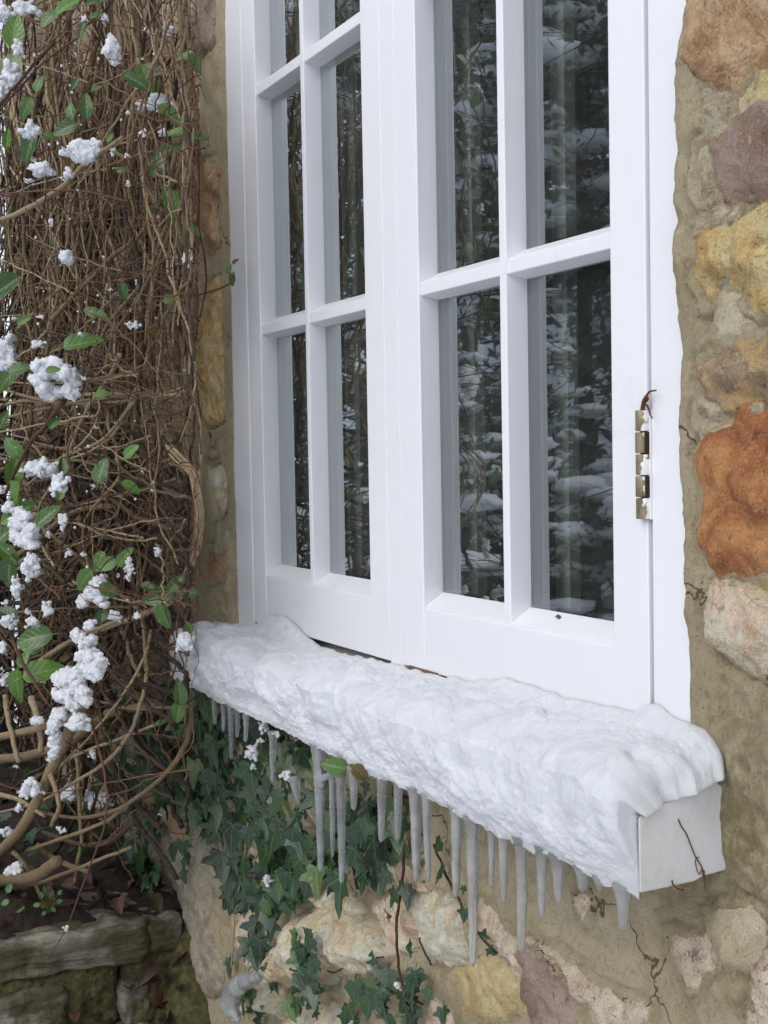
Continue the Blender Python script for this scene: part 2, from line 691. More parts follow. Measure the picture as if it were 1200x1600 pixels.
def mat_bark(name, stops):
    M = Mat(name)
    c = M.ramp(M.attr('tint'), stops)
    g = M.noise(210, 4, 0.7, stretch=(1, 1, 0.35))
    c = M.mix(M.math('MULTIPLY', M.step(g, 0.48, 0.7), 0.6), c, srgb(62, 46, 34))
    g2 = M.noise(90, 4, 0.7)
    c = M.mix(M.math('MULTIPLY', M.step(g2, 0.58, 0.7), 0.4), c, srgb(168, 148, 120))
    return M.done(c, 0.8, M.bump(g, 0.003, 0.9), Specular_IOR_Level=0.3)


def mat_leaf(name, dark, light, vein, rough=0.33):
    """oval leaf; uv: u across -1..1, v along 0..1"""
    M = Mat(name)
    uv = M.n('ShaderNodeUVMap').outputs[0]
    sx = M.n('ShaderNodeSeparateXYZ')
    M.l(uv, sx.inputs[0])
    au = M.math('ABSOLUTE', sx.outputs[0])
    rnd = M.n('ShaderNodeObjectInfo').outputs['Random']
    c = M.mix(rnd, dark, light)
    c = M.mix(M.math('MULTIPLY', M.step(M.noise(70, 4, 0.6), 0.5, 0.75), 0.5), c, light)
    c = M.mix(M.math('MULTIPLY', M.step(M.noise(45, 3, 0.6), 0.63, 0.72), 0.55), c, srgb(128, 128, 52))
    mid = M.math('SUBTRACT', 1.0, M.step(au, 0.02, 0.09))
    sv = M.math('SINE', M.math('MULTIPLY', M.math('SUBTRACT', sx.outputs[1], M.math('MULTIPLY', au, 0.32)), 36.0))
    side = M.step(sv, 0.86, 1.0)
    v = M.math('MAXIMUM', mid, M.math('MULTIPLY', side, 0.22))
    c = M.mix(M.math('MULTIPLY', v, 0.55), c, vein)
    n = M.bump(sv, 0.0004, 0.4)
    return M.done(c, rough, n, Specular_IOR_Level=0.5)


def mat_ivy():
    """lobed leaf; uv = leaf-plane position with the stalk at the origin, pale veins run along the lobes"""
    M = Mat('ivy_leaf_green')
    uv = M.n('ShaderNodeUVMap').outputs[0]
    sx = M.n('ShaderNodeSeparateXYZ')
    M.l(uv, sx.inputs[0])
    x, y = sx.outputs[0], sx.outputs[1]
    ax = M.math('ABSOLUTE', x)
    ang = M.math('ARCTAN2', ax, y)
    rr = M.math('SQRT', M.math('ADD', M.math('MULTIPLY', x, x), M.math('MULTIPLY', y, y)))
    v = None
    for a0, w in ((0.0, 0.022), (0.80, 0.018), (1.75, 0.014)):
        d = M.math('MULTIPLY', M.math('ABSOLUTE', M.math('SUBTRACT', ang, a0)), rr)
        q = M.math('SUBTRACT', 1.0, M.step(d, w * 0.25, w * 1.2))
        v = q if v is None else M.math('MAXIMUM', v, q)
    rnd = M.n('ShaderNodeObjectInfo').outputs['Random']
    c = M.ramp(rnd, [(0.0, srgb(20, 40, 22)), (0.5, srgb(32, 57, 30)), (0.85, srgb(48, 76, 38)), (1.0, srgb(84, 104, 54))])
    c = M.mix(M.math('MULTIPLY', M.step(M.noise(90, 4, 0.6), 0.45, 0.75), 0.5), c, srgb(52, 82, 56))
    c = M.mix(M.math('MULTIPLY', v, 0.34), c, srgb(122, 146, 110))
    n = M.bump(M.math('ADD', M.noise(110, 3), M.math('MULTIPLY', v, -0.6)), 0.002, 0.5)
    return M.done(c, 0.33, n, Specular_IOR_Level=0.5)


PAINT = mat_paint()
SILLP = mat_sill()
SNOW = mat_snow()
ICE = mat_ice()
GLASS = mat_glass()
MORTAR = mat_mortar()
IVY = mat_ivy()
# ---------------------------------------------------------------- wall of stone and mortar
WX0, WX1 = -2.126, -0.929                       # window hole
WALL_L, WALL_R, WALL_T, WALL_B = -4.02, 0.9, 2.3, -1.36
wall = thing('stone_wall', (-1.5, 0.1, WALL_B), 'old rubble stone house wall with buff lime mortar around the white window', 'wall')


def base_y(X, Z):
    """how far the mortar face lies behind (+) or before (-) y = 0"""
    p = np.stack([X, X * 0, Z], -1)
    return -0.004 - 0.011 * fbm(p * 3.1, 3, 5) - 0.004 * fbm(p * 14, 3, 8) - 0.0026 * fbm(p * 52, 4, 12)


OCHRE = mat_stone('ochre_sandstone', srgb(152, 120, 74), srgb(196, 162, 104), srgb(212, 188, 142), srgb(118, 96, 74), 0.7, 0.9, 22, relief=0.014)
BROWN = mat_stone('brown_sandstone', srgb(138, 108, 78), srgb(164, 132, 96), srgb(188, 160, 126), srgb(190, 174, 150), 0.5, 0.7, 17, vein=srgb(140, 94, 56))
PURPLE = mat_stone('purple_brown_stone', srgb(106, 86, 76), srgb(132, 112, 100), srgb(156, 138, 124), srgb(186, 174, 154), 0.7, 0.45, 10, vein=srgb(140, 100, 62), relief=0.004)
RUST = mat_stone('rust_orange_stone', srgb(116, 72, 44), srgb(156, 100, 60), srgb(180, 132, 84), srgb(186, 160, 126), 0.6, 0.55, 19, relief=0.006)
PINK = mat_stone('pinkish_cream_stone', srgb(176, 146, 120), srgb(200, 176, 150), srgb(216, 200, 178), srgb(130, 108, 98), 0.5, 0.8, 13, vein=srgb(178, 136, 92), relief=0.008)
CREAM = mat_stone('cream_limestone', srgb(196, 172, 136), srgb(216, 196, 166), srgb(226, 212, 190), srgb(176, 142, 100), 0.6, 0.85, 15, vein=srgb(196, 156, 106), relief=0.014, smear=0.4)
CRUMB = mat_stone('crumbling_mauve_stone', srgb(134, 112, 92), srgb(164, 142, 116), srgb(196, 164, 112), srgb(200, 190, 170), 0.6, 0.95, 24, relief=0.016)
CRUST = mat_stone('crumbling_pale_crust', srgb(140, 124, 98), srgb(172, 158, 130), srgb(196, 184, 158), srgb(120, 98, 76), 0.6, 0.95, 30, relief=0.016)
GREYST = mat_stone('grey_brown_stone', srgb(106, 94, 80), srgb(136, 122, 104), srgb(160, 146, 126), srgb(88, 74, 62), 0.5, 0.9, 14, relief=0.01)
PALE = mat_stone('smooth_pale_stone', srgb(150, 138, 110), srgb(168, 156, 128), srgb(182, 172, 148), None, 0.5, 0.8, 9, relief=0.004)
SPOT = mat_stone('dark_spotted_stone', srgb(112, 88, 78), srgb(190, 172, 150), srgb(206, 190, 168), srgb(78, 56, 48), 0.9, 0.85, 17, relief=0.008)
YELLOW = mat_stone('yellowish_tan_stone', srgb(158, 138, 92), srgb(176, 156, 110), srgb(190, 172, 132), srgb(140, 118, 78), 0.5, 0.9, 13, relief=0.008)
PLASTER = mat_stone('sandy_grey_render', srgb(122, 113, 97), srgb(146, 137, 119), srgb(166, 156, 136), srgb(98, 88, 72), 0.5, 0.95, 30, smear=0.0, relief=0.004)

STONE_POLY = []                                 # (poly XZ, seed) for cracks in the mortar


def poly_sd(px, pz, poly):
    """signed distance (positive inside) to a polygon"""
    P = np.asarray(poly)
    Q = np.roll(P, -1, 0)
    best = np.full(px.shape, 1e9)
    ins = np.zeros(px.shape, bool)
    for (ax, az), (bx, bz) in zip(P, Q):
        ex, ez = bx - ax, bz - az
        t = np.clip(((px - ax) * ex + (pz - az) * ez) / (ex * ex + ez * ez + 1e-12), 0, 1)
        best = np.minimum(best, (px - ax - t * ex) ** 2 + (pz - az - t * ez) ** 2)
        c = ((az > pz) != (bz > pz)) & (px < (bx - ax) * (pz - az) / (bz - az + 1e-12) + ax)
        ins ^= c
    return np.where(ins, 1, -1) * np.sqrt(best)


def stone(poly_xz, mat, bulge, seed, step=0.003, sink=0.007, rim=0.03, rough=1.0, name='stone', crack=0.5):
    P = spline(np.vstack([poly_xz, poly_xz[:1]]), len(poly_xz) * 5)[:-1]
    lo, hi = P.min(0) - 0.02, P.max(0) + 0.02
    nx, nz = max(6, int((hi[0] - lo[0]) / step)), max(6, int((hi[1] - lo[1]) / step))
    X, Z = np.meshgrid(np.linspace(lo[0], hi[0], nx), np.linspace(lo[1], hi[1], nz), indexing='ij')
    q = np.stack([X, X * 0 + seed * 3.7, Z], -1)
    grow = 0.009 if lo[0] > -.93 and hi[1] > -.3 else 0.004
    sd = poly_sd(X, Z, P) + grow + 0.008 * fbm(q * 24, 5, seed, .6)
    h = -sink + (bulge + sink) * (1 - np.exp(-np.maximum(sd, 0) / rim * 2.2)) + np.minimum(sd, 0) * 0.9
    h = h + rough * (0.006 * fbm(q * 11, 4, seed + 2) + 0.0038 * fbm(q * 42, 4, seed + 4)) * smooth(-0.004, 0.012, sd)
    fac, _ = worley(q * np.array([15, 1, 22]), seed)
    h = h - rough * 0.006 * np.clip(fac - 0.35, 0, 1) * smooth(0, 0.01, sd)
    Y = base_y(X, Z) - h
    keep = sd > -0.012
    idx = np.arange(nx * nz).reshape(nx, nz)
    a, b, c, d = idx[:-1, :-1], idx[1:, :-1], idx[1:, 1:], idx[:-1, 1:]
    k = keep.ravel()
    F = np.stack([a, b, c, d], -1).reshape(-1, 4)
    F = F[k[F].all(1)]
    V = np.stack([X, Y, Z], -1).reshape(-1, 3)
    used = np.unique(F)
    rm = np.full(len(V), -1)
    rm[used] = np.arange(len(used))
    V2, F2, S2 = V[used], rm[F], sd.ravel()[used]
    STONE_POLY.append((P, seed, crack))
    return put(name, V2, F2, mat, wall, attrs={'edge': S2})


def pxpoly(pts, Y=-0.006):
    A = np.array([at(x, y, Y) for x, y in pts])
    return A[:, [0, 2]]


STONES = [
    # right of the window, from the top
    ([(1079, -60), (1080, 0), (1083, 56), (1090, 105), (1120, 118), (1140, 138), (1162, 140), (1170, 122), (1200, 116), (1235, 112), (1240, -60)], BROWN, .010, .9),
    ([(1168, 168), (1169, 138), (1200, 124), (1236, 126), (1236, 164), (1200, 172)], YELLOW, .004, 1.2),
    ([(1124, 232), (1136, 208), (1160, 188), (1236, 178), (1236, 286), (1180, 302), (1142, 304), (1134, 270)], PURPLE, .012, .5),
    ([(1097, 378), (1091, 442), (1106, 484), (1121, 477), (1140, 450), (1159, 458), (1167, 490), (1236, 496), (1236, 326), (1172, 335), (1150, 362), (1118, 366)], OCHRE, .014, 1.5),
    ([(1127, 505), (1140, 459), (1158, 463), (1170, 500), (1166, 530), (1136, 538)], PALE, .008, .5),
    ([(1092, 592), (1094, 560), (1130, 545), (1184, 526), (1236, 505), (1236, 650), (1180, 644), (1150, 630), (1110, 622)], CRUMB, .012, 1.6),
    ([(1113, 682), (1140, 664), (1175, 650), (1236, 660), (1236, 858), (1172, 878), (1140, 884), (1121, 876), (1104, 850), (1110, 812), (1106, 712)], RUST, .013, .7),
    ([(1124, 896), (1172, 888), (1236, 866), (1236, 936), (1182, 938), (1146, 914)], CRUMB, .002, 1.6),
    ([(1124, 912), (1107, 955), (1106, 1006), (1132, 1020), (1144, 1038), (1177, 1049), (1236, 1036), (1236, 944), (1182, 944), (1142, 918)], PINK, .012, .8),
    ([(1186, 1494), (1166, 1522), (1170, 1562), (1166, 1610), (1250, 1630), (1250, 1480)], SPOT, .012, .8),
    ([(1104, 148), (1135, 144), (1158, 152), (1158, 178), (1135, 200), (1110, 196)], CRUST, .006, 1.8),
    ([(1094, 350), (1120, 336), (1158, 325), (1160, 345), (1138, 368), (1100, 370)], CRUST, .006, 1.8),
    ([(1108, 622), (1150, 636), (1170, 646), (1138, 660), (1114, 674), (1103, 650)], CRUST, .007, 1.8),
    ([(1098, 236), (1120, 232), (1126, 290), (1134, 312), (1108, 318), (1096, 280)], CRUST, .004, 1.4),
    ([(1088, 880), (1104, 868), (1120, 888), (1112, 905), (1094, 920)], CRUST, .003, 1.2),
    # below the sill
    ([(427, 1508), (437, 1479), (458, 1454), (483, 1432), (505, 1424), (556, 1434), (587, 1460), (614, 1486), (608, 1506), (552, 1528), (500, 1531), (457, 1545), (446, 1585), (430, 1562)], CREAM, .052, 1.7),
    ([(488, 1402), (533, 1388), (554, 1410), (560, 1428), (505, 1420)], CREAM, .022, 1.0),
    ([(648, 1421), (662, 1402), (700, 1405), (729, 1423), (733, 1467), (725, 1499), (692, 1503), (662, 1495), (651, 1467)], CREAM, .020, 1.3),
    ([(588, 1338), (625, 1346), (646, 1375), (662, 1394), (620, 1390), (596, 1362)], PINK, .012, .8),
    ([(560, 1420), (590, 1400), (622, 1408), (644, 1440), (640, 1480), (620, 1482), (592, 1456)], PINK, .010, .8),
    ([(714, 1546), (710, 1517), (726, 1509), (760, 1492), (800, 1512), (830, 1545), (805, 1590), (760, 1600), (718, 1592)], YELLOW, .006, .7),
    ([(749, 1402), (804, 1450), (825, 1470), (815, 1520), (770, 1482), (747, 1455)], PINK, .012, .8),
    ([(806, 1475), (838, 1479), (866, 1508), (882, 1544), (900, 1590), (893, 1620), (846, 1620), (817, 1552)], PURPLE, .010, .6),
    ([(842, 1477), (875, 1492), (917, 1533), (967, 1556), (996, 1573), (990, 1620), (935, 1620), (902, 1570), (870, 1506)], SPOT, .012, .8),
    ([(1022, 1452), (1058, 1459), (1100, 1484), (1096, 1517), (1067, 1546), (1026, 1508)], SPOT, .003, .8),
    ([(1087, 1427), (1150, 1413), (1186, 1450), (1175, 1492), (1137, 1524), (1104, 1500)], PALE, .008, .5),
    ([(890, 1404), (912, 1396), (914, 1446), (899, 1450)], PINK, .006, .8),
    ([(638, 1560), (667, 1558), (700, 1582), (710, 1620), (630, 1620)], PINK, .014, 1.0),
    ([(458, 1585), (525, 1568), (548, 1615), (450, 1620)], CREAM, .020, 1.0),
    ([(362, 1430), (380, 1418), (405, 1420), (412, 1475), (400, 1496), (372, 1480)], PINK, .016, .8),
    ([(425, 1232), (434, 1228), (440, 1268), (449, 1290), (436, 1302), (428, 1280)], CREAM, .016, .6),
    ([(480, 1258), (498, 1254), (500, 1288), (484, 1284)], PINK, .014, .6),
    ([(380, 1327), (395, 1318), (413, 1350), (400, 1364), (383, 1352)], PINK, .014, .6),
    ([(340, 1190), (362, 1160), (385, 1200), (380, 1262), (350, 1270)], GREYST, .010, .8),
    # strip between climber and window
    ([(286, -40), (330, -40), (334, 40), (327, 78), (300, 92), (284, 60)], GREYST, .010, .7),
    ([(300, 262), (338, 255), (343, 290), (335, 335), (340, 372), (318, 392), (296, 350)], BROWN, .008, .9),
    ([(312, 452), (343, 440), (346, 520), (346, 640), (322, 668), (300, 600), (302, 500)], OCHRE, .009, 1.1),
    ([(316, 722), (344, 726), (350, 790), (332, 818), (314, 785)], CREAM, .006, .9),
    ([(322, 855), (350, 860), (352, 905), (326, 910)], BROWN, .005, .8),
]
for i, (pts, mt, bl, rg) in enumerate(STONES):
    big = pts[0][0] < 420
    stone(pxpoly(pts), mt, bl, 20 + i, step=0.0042 if big else 0.003, rough=rg, rim=0.03 if bl < 0.03 else 0.05)

# stones in the shade of the climber and beyond the picture's right edge
rs = random.Random(5)


def fill_stones(x0, x1, z0, z1, mats, step):
    z = z0
    while z < z1 - 0.06:
        hgt = rs.uniform(0.11, 0.19)
        x = x0 + rs.uniform(0, 0.1)
        while x < x1 - 0.08:
            w = rs.uniform(0.14, 0.34)
            x2 = min(x + w, x1)
            c = [(x + .02, z + .02), ((x + x2) / 2, z + .012), (x2 - .02, z + .02), (x2 - .012, z + hgt / 2), (x2 - .02, z + hgt - .02), ((x + x2) / 2, z + hgt - .012), (x + .02, z + hgt - .02), (x + .012, z + hgt / 2)]
            c = np.array([(a + rs.uniform(-.014, .014), b + rs.uniform(-.014, .014)) for a, b in c])
            stone(c, rs.choice(mats), rs.uniform(.006, .016), rs.randint(100, 900), step=step, crack=0.2)
            x = x2
        z += hgt


fill_stones(-4.0, -2.43, -0.95, 1.3, [GREYST, GREYST, BROWN, PURPLE], 0.012)
fill_stones(-0.79, -0.2, -0.95, 1.2, [BROWN, OCHRE, PINK, CRUMB, YELLOW], 0.009)


def mortar_patch(G, xs, zs, edge_l=False, edge_r=False):
    xs, zs = np.asarray(xs), np.asarray(zs)
    X, Z = np.meshgrid(xs, zs, indexing='ij')
    Y = base_y(X, Z)
    for P, seed, ck in STONE_POLY:
        lo, hi = P.min(0) - 0.02, P.max(0) + 0.02
        i0, i1 = np.searchsorted(xs, [lo[0], hi[0]])
        j0, j1 = np.searchsorted(zs, [lo[1], hi[1]])
        if i1 <= i0 or j1 <= j0:
            continue
        sx, sz = X[i0:i1, j0:j1], Z[i0:i1, j0:j1]
        q = np.stack([sx, sx * 0 + seed * 3.7, sz], -1)
        grow = 0.009 if lo[0] > -.93 and hi[1] > -.3 else 0.004
        sd = poly_sd(sx, sz, P) + grow + 0.008 * fbm(q * 24, 5, seed, .6)
        k = smooth(0.5 - ck * 0.5, 0.62 - ck * 0.5, fbm(q * 7, 2, seed + 7) * 0.5 + 0.5)
        Y[i0:i1, j0:j1] += 0.007 * k * np.exp(-((sd + 0.002) / 0.0032) ** 2) + 0.012 * smooth(0.004, 0.02, sd)
    if edge_l or edge_r:                         # ragged lip where the mortar meets the painted frame
        e = xs[0] if edge_l else xs[-1]
        wob = 0.0065 * fbm(np.stack([Z * 0 + 3, Z * 0, Z * 4.5], -1), 3, 31, .4) + 0.0011 * fbm(np.stack([Z * 0, Z * 0, Z * 90], -1), 3, 33)
        X = X + wob * np.exp(-np.abs(X - e) / 0.02)
        sgn = -1 if edge_l else 1
        Y = Y + 0.0035 * np.exp(-np.abs(X - e) / 0.008) + 0.004 * smooth(0.03, 0.0, np.abs(X - e)) * (0.5 + 0.5 * fbm(np.stack([X * 0, X * 0, Z * 14], -1), 2, 41))
        Y = np.where(np.abs(X - e) < (.045 if edge_r else .034), np.minimum(Y, -.0014), Y)
        j = 0 if edge_l else -1
        add = np.stack([X[j], np.full(len(zs), 0.03), Z[j]], -1)[None]
        V = np.stack([X, Y, Z], -1)
        V = np.concatenate([add, V], 0) if edge_l else np.concatenate([V, add], 0)
    else:
        V = np.stack([X, Y, Z], -1)
    nx, nz = V.shape[:2]
    idx = np.arange(nx * nz).reshape(nx, nz)
    F = np.stack([idx[:-1, :-1], idx[1:, :-1], idx[1:, 1:], idx[:-1, 1:]], -1).reshape(-1, 4)
    G.add(V.reshape(-1, 3), F)


def lin(*seg):
    """(a, b, step) runs joined into one coordinate list"""
    out = []
    for a, b, s in seg:
        out += list(np.linspace(a, b, max(2, int(abs(b - a) / s) + 1))[:-1])
    return np.array(out + [seg[-1][1]])


G = Geo()
ZS = lin((WALL_B, -1.0, .03), (-1.0, -.35, .004), (-.35, .48, .0032), (.48, 1.2, .008), (1.2, WALL_T, .05))
zi = np.searchsorted(ZS, -0.31)
zt = np.searchsorted(ZS, 1.152)
mortar_patch(G, lin((WALL_L, -2.5, .02), (-2.5, WX0, .0045)), ZS[:zi + 1])
mortar_patch(G, lin((WALL_L, -2.5, .02), (-2.5, WX0, .0045)), ZS[zi:], edge_r=True)
mortar_patch(G, lin((WX0, -1.0, .004), (-1.0, WX1, .0032)), ZS[:zi + 1])
mortar_patch(G, lin((WX1, -.78, .0028), (-.78, -.25, .012), (-.25, WALL_R, .06)), ZS[:zi + 1])
mortar_patch(G, lin((WX1, -.78, .0028), (-.78, -.25, .012), (-.25, WALL_R, .06)), ZS[zi:], edge_l=True)
mortar_patch(G, lin((WX0, WX1, .02)), ZS[zt:])
G.put('mortar', MORTAR, wall, kind='stuff')
CORE = mat_flat('rubble_core', srgb(120, 108, 88), 0.95, 0.004, 30)
bev_boxes('rubble_core', [(WALL_L, WX0 - .012, .032, .42, WALL_B, WALL_T), (WX1 + .012, WALL_R, .032, .42, WALL_B, WALL_T),
                          (WX0 - .012, WX1 + .012, .032, .42, WALL_B, -.36), (WX0 - .012, WX1 + .012, .032, .42, 1.16, WALL_T)], CORE, wall, bevel=0)
# worn render skirting the foot of the wall below the ivy
pl = stone(pxpoly([(236, 1337), (262, 1322), (285, 1316), (325, 1308), (336, 1330), (341, 1394), (330, 1440), (345, 1480), (352, 1525), (334, 1564), (312, 1520), (292, 1465), (286, 1412), (258, 1390)]), PLASTER, .012, 77, step=0.004, rim=0.012, rough=0.6, name='render_patch')
pl['label'] = 'patch of bare grey sandy render'

# ---------------------------------------------------------------- the window
window = thing('casement_window', (-1.55, 0.02, -0.40), 'white painted two-leaf timber casement window with small panes', 'window')
GAP_L, GAP_R = -2.052, -0.991
DARK = mat_flat('dark_joint', (0.03, 0.028, 0.026, 1), 0.8)
GASKET = mat_flat('black_putty_line', (0.018, 0.016, 0.02, 1), 0.5)
LINING = mat_flat('grey_window_lining', srgb(108, 112, 118), 0.5, 0.0005, 30)
BEAD = mat_flat('pale_green_glass_edge', srgb(142, 160, 156), 0.3)
FT = 1.16
bev_boxes('jamb', [(-2.16, GAP_L - .0022, 0.0, .11, -.31, FT)], PAINT, window, .0022)
bev_boxes('jamb', [(GAP_R + .0034, -.902, 0.0, .11, -.31, FT)], PAINT, window, .0022)
bev_boxes('head', [(GAP_L - .002, GAP_R + .002, 0.001, .11, 1.075, FT)], PAINT, window, .0022)
bev_boxes('rebate', [(GAP_L - .004, GAP_L + .02, .010, .10, -.29, 1.075), (GAP_R - .02, GAP_R + .004, .010, .10, -.29, 1.075), (GAP_L + .02, GAP_R - .02, .062, .10, -.30, -.272)],
          mat_flat('light_grey_joint', srgb(186, 184, 182), 0.7), window, 0)  # joint faces a greyer tone than the frame paint
bev_boxes('mullion', [(-1.5456, -1.5067, .0003, .11, -.29, 1.074)], PAINT, window, .0012)
# the sill: sloped top, square nose, horns past the frame at both ends
SX0, SX1, SP = -2.243, -0.895, 0.0925
prof = [(0.06, -.287), (-.004, -.299), (-SP + .002, -.3215), (-SP, -.3235), (-SP, -.389), (-SP + .002, -.391), (-.03, -.391), (-.02, -.385), (0.06, -.385)]
bm = bmesh.new()
ra = [bm.verts.new((SX0, y, z)) for y, z in prof]
rb = [bm.verts.new((SX1, y, z)) for y, z in prof]
bm.faces.new(ra)
bm.faces.new(rb[::-1])
for i in range(len(prof)):
    j = (i + 1) % len(prof)
    bm.faces.new((ra[j], ra[i], rb[i], rb[j]))
bmesh.ops.bevel(bm, geom=[e for e in bm.edges if abs(e.verts[0].co.x - e.verts[1].co.x) < 1e-6], offset=.002, segments=2, profile=.5, affect='EDGES')
V, F = bm_arrays(bm)
bm.free()
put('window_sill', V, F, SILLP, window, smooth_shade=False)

GY = 0.028                                      # glass plane
ROWS = [(-.1945, .2062), (.2224, .5995), (.6157, .993)]
LEAVES = [  # stile outer left, inner left, bar left, bar right, inner right, outer right
    (GAP_L + .0022, -1.995, -1.8125, -1.8, -1.6033, -1.5465),
    (-1.5058, -1.4486, -1.2575, -1.2436, -1.0492, GAP_R - .0025),
]


def h_member(x0, x1, zf0, zf1, zb0, zb1, y0, y1, bev=.0012):
    """horizontal bar: front face zf0..zf1 at y0, back face zb0..zb1 at y1"""
    bm = bmesh.new()
    r = []
    for x in (x0, x1):
        r.append([bm.verts.new((x, y, z)) for y, z in ((y0, zf0), (y0, zf1), (y1, zb1), (y1, zb0))])
    bm.faces.new(r[0])
    bm.faces.new(r[1][::-1])
    for i in range(4):
        j = (i + 1) % 4
        bm.faces.new((r[0][j], r[0][i], r[1][i], r[1][j]))
    bmesh.ops.bevel(bm, geom=bm.edges[:], offset=bev, segments=2, profile=.5, affect='EDGES')
    a = bm_arrays(bm)
    bm.free()
    return a


def v_member(xf0, xf1, xb0, xb1, z0, z1, y0, y1, bev=.0012):
    bm = bmesh.new()
    r = []
    for z in (z0, z1):
        r.append([bm.verts.new((x, y, z)) for x, y in ((xf0, y0), (xf1, y0), (xb1, y1), (xb0, y1))])
    bm.faces.new(r[0][::-1])
    bm.faces.new(r[1])
    for i in range(4):
        j = (i + 1) % 4
        bm.faces.new((r[0][i], r[0][j], r[1][j], r[1][i]))
    bmesh.ops.bevel(bm, geom=bm.edges[:], offset=bev, segments=2, profile=.5, affect='EDGES')
    a = bm_arrays(bm)
    bm.free()
    return a


for li, (a0, a1, b0, b1, c0, c1) in enumerate(LEAVES):
    G = Geo()
    for x0, x1, z0, z1 in ((a0, a1, -.279, 1.072), (c0, c1, -.279, 1.072), (a1, c0, -.279, -.197), (a1, c0, .993, 1.072)):
        G.add(*v_member(x0, x1, x0, x1, z0, z1, 0.0006 if z1 < 1 and z0 < -.2 else 0.0, .06, .0014))
    for f in h_member(a1 + .0003, c0 - .0003, -.1975, -.1945, -.1975, -.1775, .0012, GY + .001, .0006),:
        G.add(*f)
    leaf = G.put('casement', PAINT, window, smooth_shade=False, origin=((a0 + c1) / 2, .03, -.279))
    g2 = Geo()
    g2.add(*v_member(b0, b1, b0 - .003, b1 + .0015, -.1945, .993, .0010, GY + .002))
    g2.put('glazing_bar', PAINT, leaf, smooth_shade=False)
    for (z0, z1) in ((.2062, .2224), (.5995, .6157)):
        g2 = Geo()
        g2.add(*h_member(a1 + .0004, b0 - .0002, z0, z1, z0 - .005, z1 + .0135, .0022, GY + .001))
        g2.add(*h_member(b1 + .0002, c0 - .0004, z0, z1, z0 - .005, z1 + .0135, .0022, GY + .001))
        g2.add(*box_vf(b0 + .0002, b1 - .0002, .0006, .02, z0 + .0006, z1 - .0006))
        g2.put('glazing_bar', PAINT, leaf, smooth_shade=False)
    for z0, z1 in ROWS:
        for x0, x1 in ((a1, b0 - .002), (b1 + .001, c0)):
            zb = z0 + (.0165 if z0 < 0 else .013)
            put('glass_pane', [(x0 - .003, GY + .0005, zb - .004), (x1 + .003, GY + .0005, zb - .004), (x1 + .003, GY + .0005, z1 + .003), (x0 - .003, GY + .0005, z1 + .003)], np.array([(0, 1, 2, 3)]), GLASS, leaf, smooth_shade=False)
            # black putty line round the pane, then the grey lining of the double glazing behind it
            t, d0, d1 = .0022, GY + .0008, GY + .0045
            bev_boxes('putty_line', [(x0 - .004, x0 + t, d0, d1, zb, z1), (x1 - t, x1 + .004, d0, d1, zb, z1), (x0 - .004, x1 + .004, d0, d1, zb - .005, zb + t), (x0 - .004, x1 + .004, d0, d1, z1 - t, z1 + .004)], GASKET, leaf, 0)
            d2, d3 = GY + .0047, GY + .0195
            bev_boxes('pane_lining', [(x0 - .012, x0 + .001, d2, d3, zb - .012, z1 + .012), (x1 - .001, x1 + .012, d2, d3, zb - .012, z1 + .012), (x0 + .001, x1 - .001, d2, d3, zb - .012, zb + .001), (x0 + .001, x1 - .001, d2, d3, z1 - .001, z1 + .012)], LINING, leaf, 0)
            bev_boxes('inner_glass_edge', [(x0 + .001, x0 + .0055, d3 - .003, d3 + .004, zb + .001, z1 - .001), (x1 - .0055, x1 - .001, d3 - .003, d3 + .004, zb + .001, z1 - .001)], BEAD, leaf, 0)
# secondary glazing sashes and the dim room behind
SASH = mat_flat('dull_inner_sash', srgb(196, 196, 184), 0.6)
for p0, p1 in ((456, 476), (539, 559), (716, 740), (868, 886)):
    x, x2 = at(p0, 500, .075)[0], at(p1, 500, .075)[0]
    bev_boxes('inner_sash_stile', [(x, x2, .075, .09, -.27, 1.06), (x - .008, x - .003, .077, .095, -.27, 1.06)], SASH, window, 0)
# brass butt hinge, half painted over
BR = Mat('tarnished_brass')
cc = BR.ramp(BR.noise(120, 4, 0.6, stretch=(1, 1, 0.3)), [(0.3, srgb(92, 84, 66)), (0.55, srgb(146, 134, 104)), (0.75, srgb(176, 168, 142))])
sepx = BR.n('ShaderNodeSeparateXYZ')
BR.l(BR.pos, sepx.inputs[0])
pk = BR.math('ADD', sepx.outputs[0], BR.math('MULTIPLY', BR.math('SUBTRACT', BR.noise(55, 4, 0.6), 0.5), 0.016))
pf = BR.step(pk, -.9905, -.9895)
cc = BR.mix(pf, cc, (0.80, 0.80, 0.79, 1))
BR.l(BR.math('MULTIPLY', BR.math('SUBTRACT', 1.0, pf), 0.45), BR.p.inputs['Metallic'])
BRASS = BR.done(cc, 0.5, BR.bump(BR.noise(200, 3), 0.0008, 0.5))
hx, hz0, hz1 = -0.9965, -.0655, .0415
bv = bev_boxes('hinge', [(hx - .006, hx + .009, -.0012, .004, hz0, hz1)], BRASS, window, .0004)
kn = (hz1 - hz0) / 5
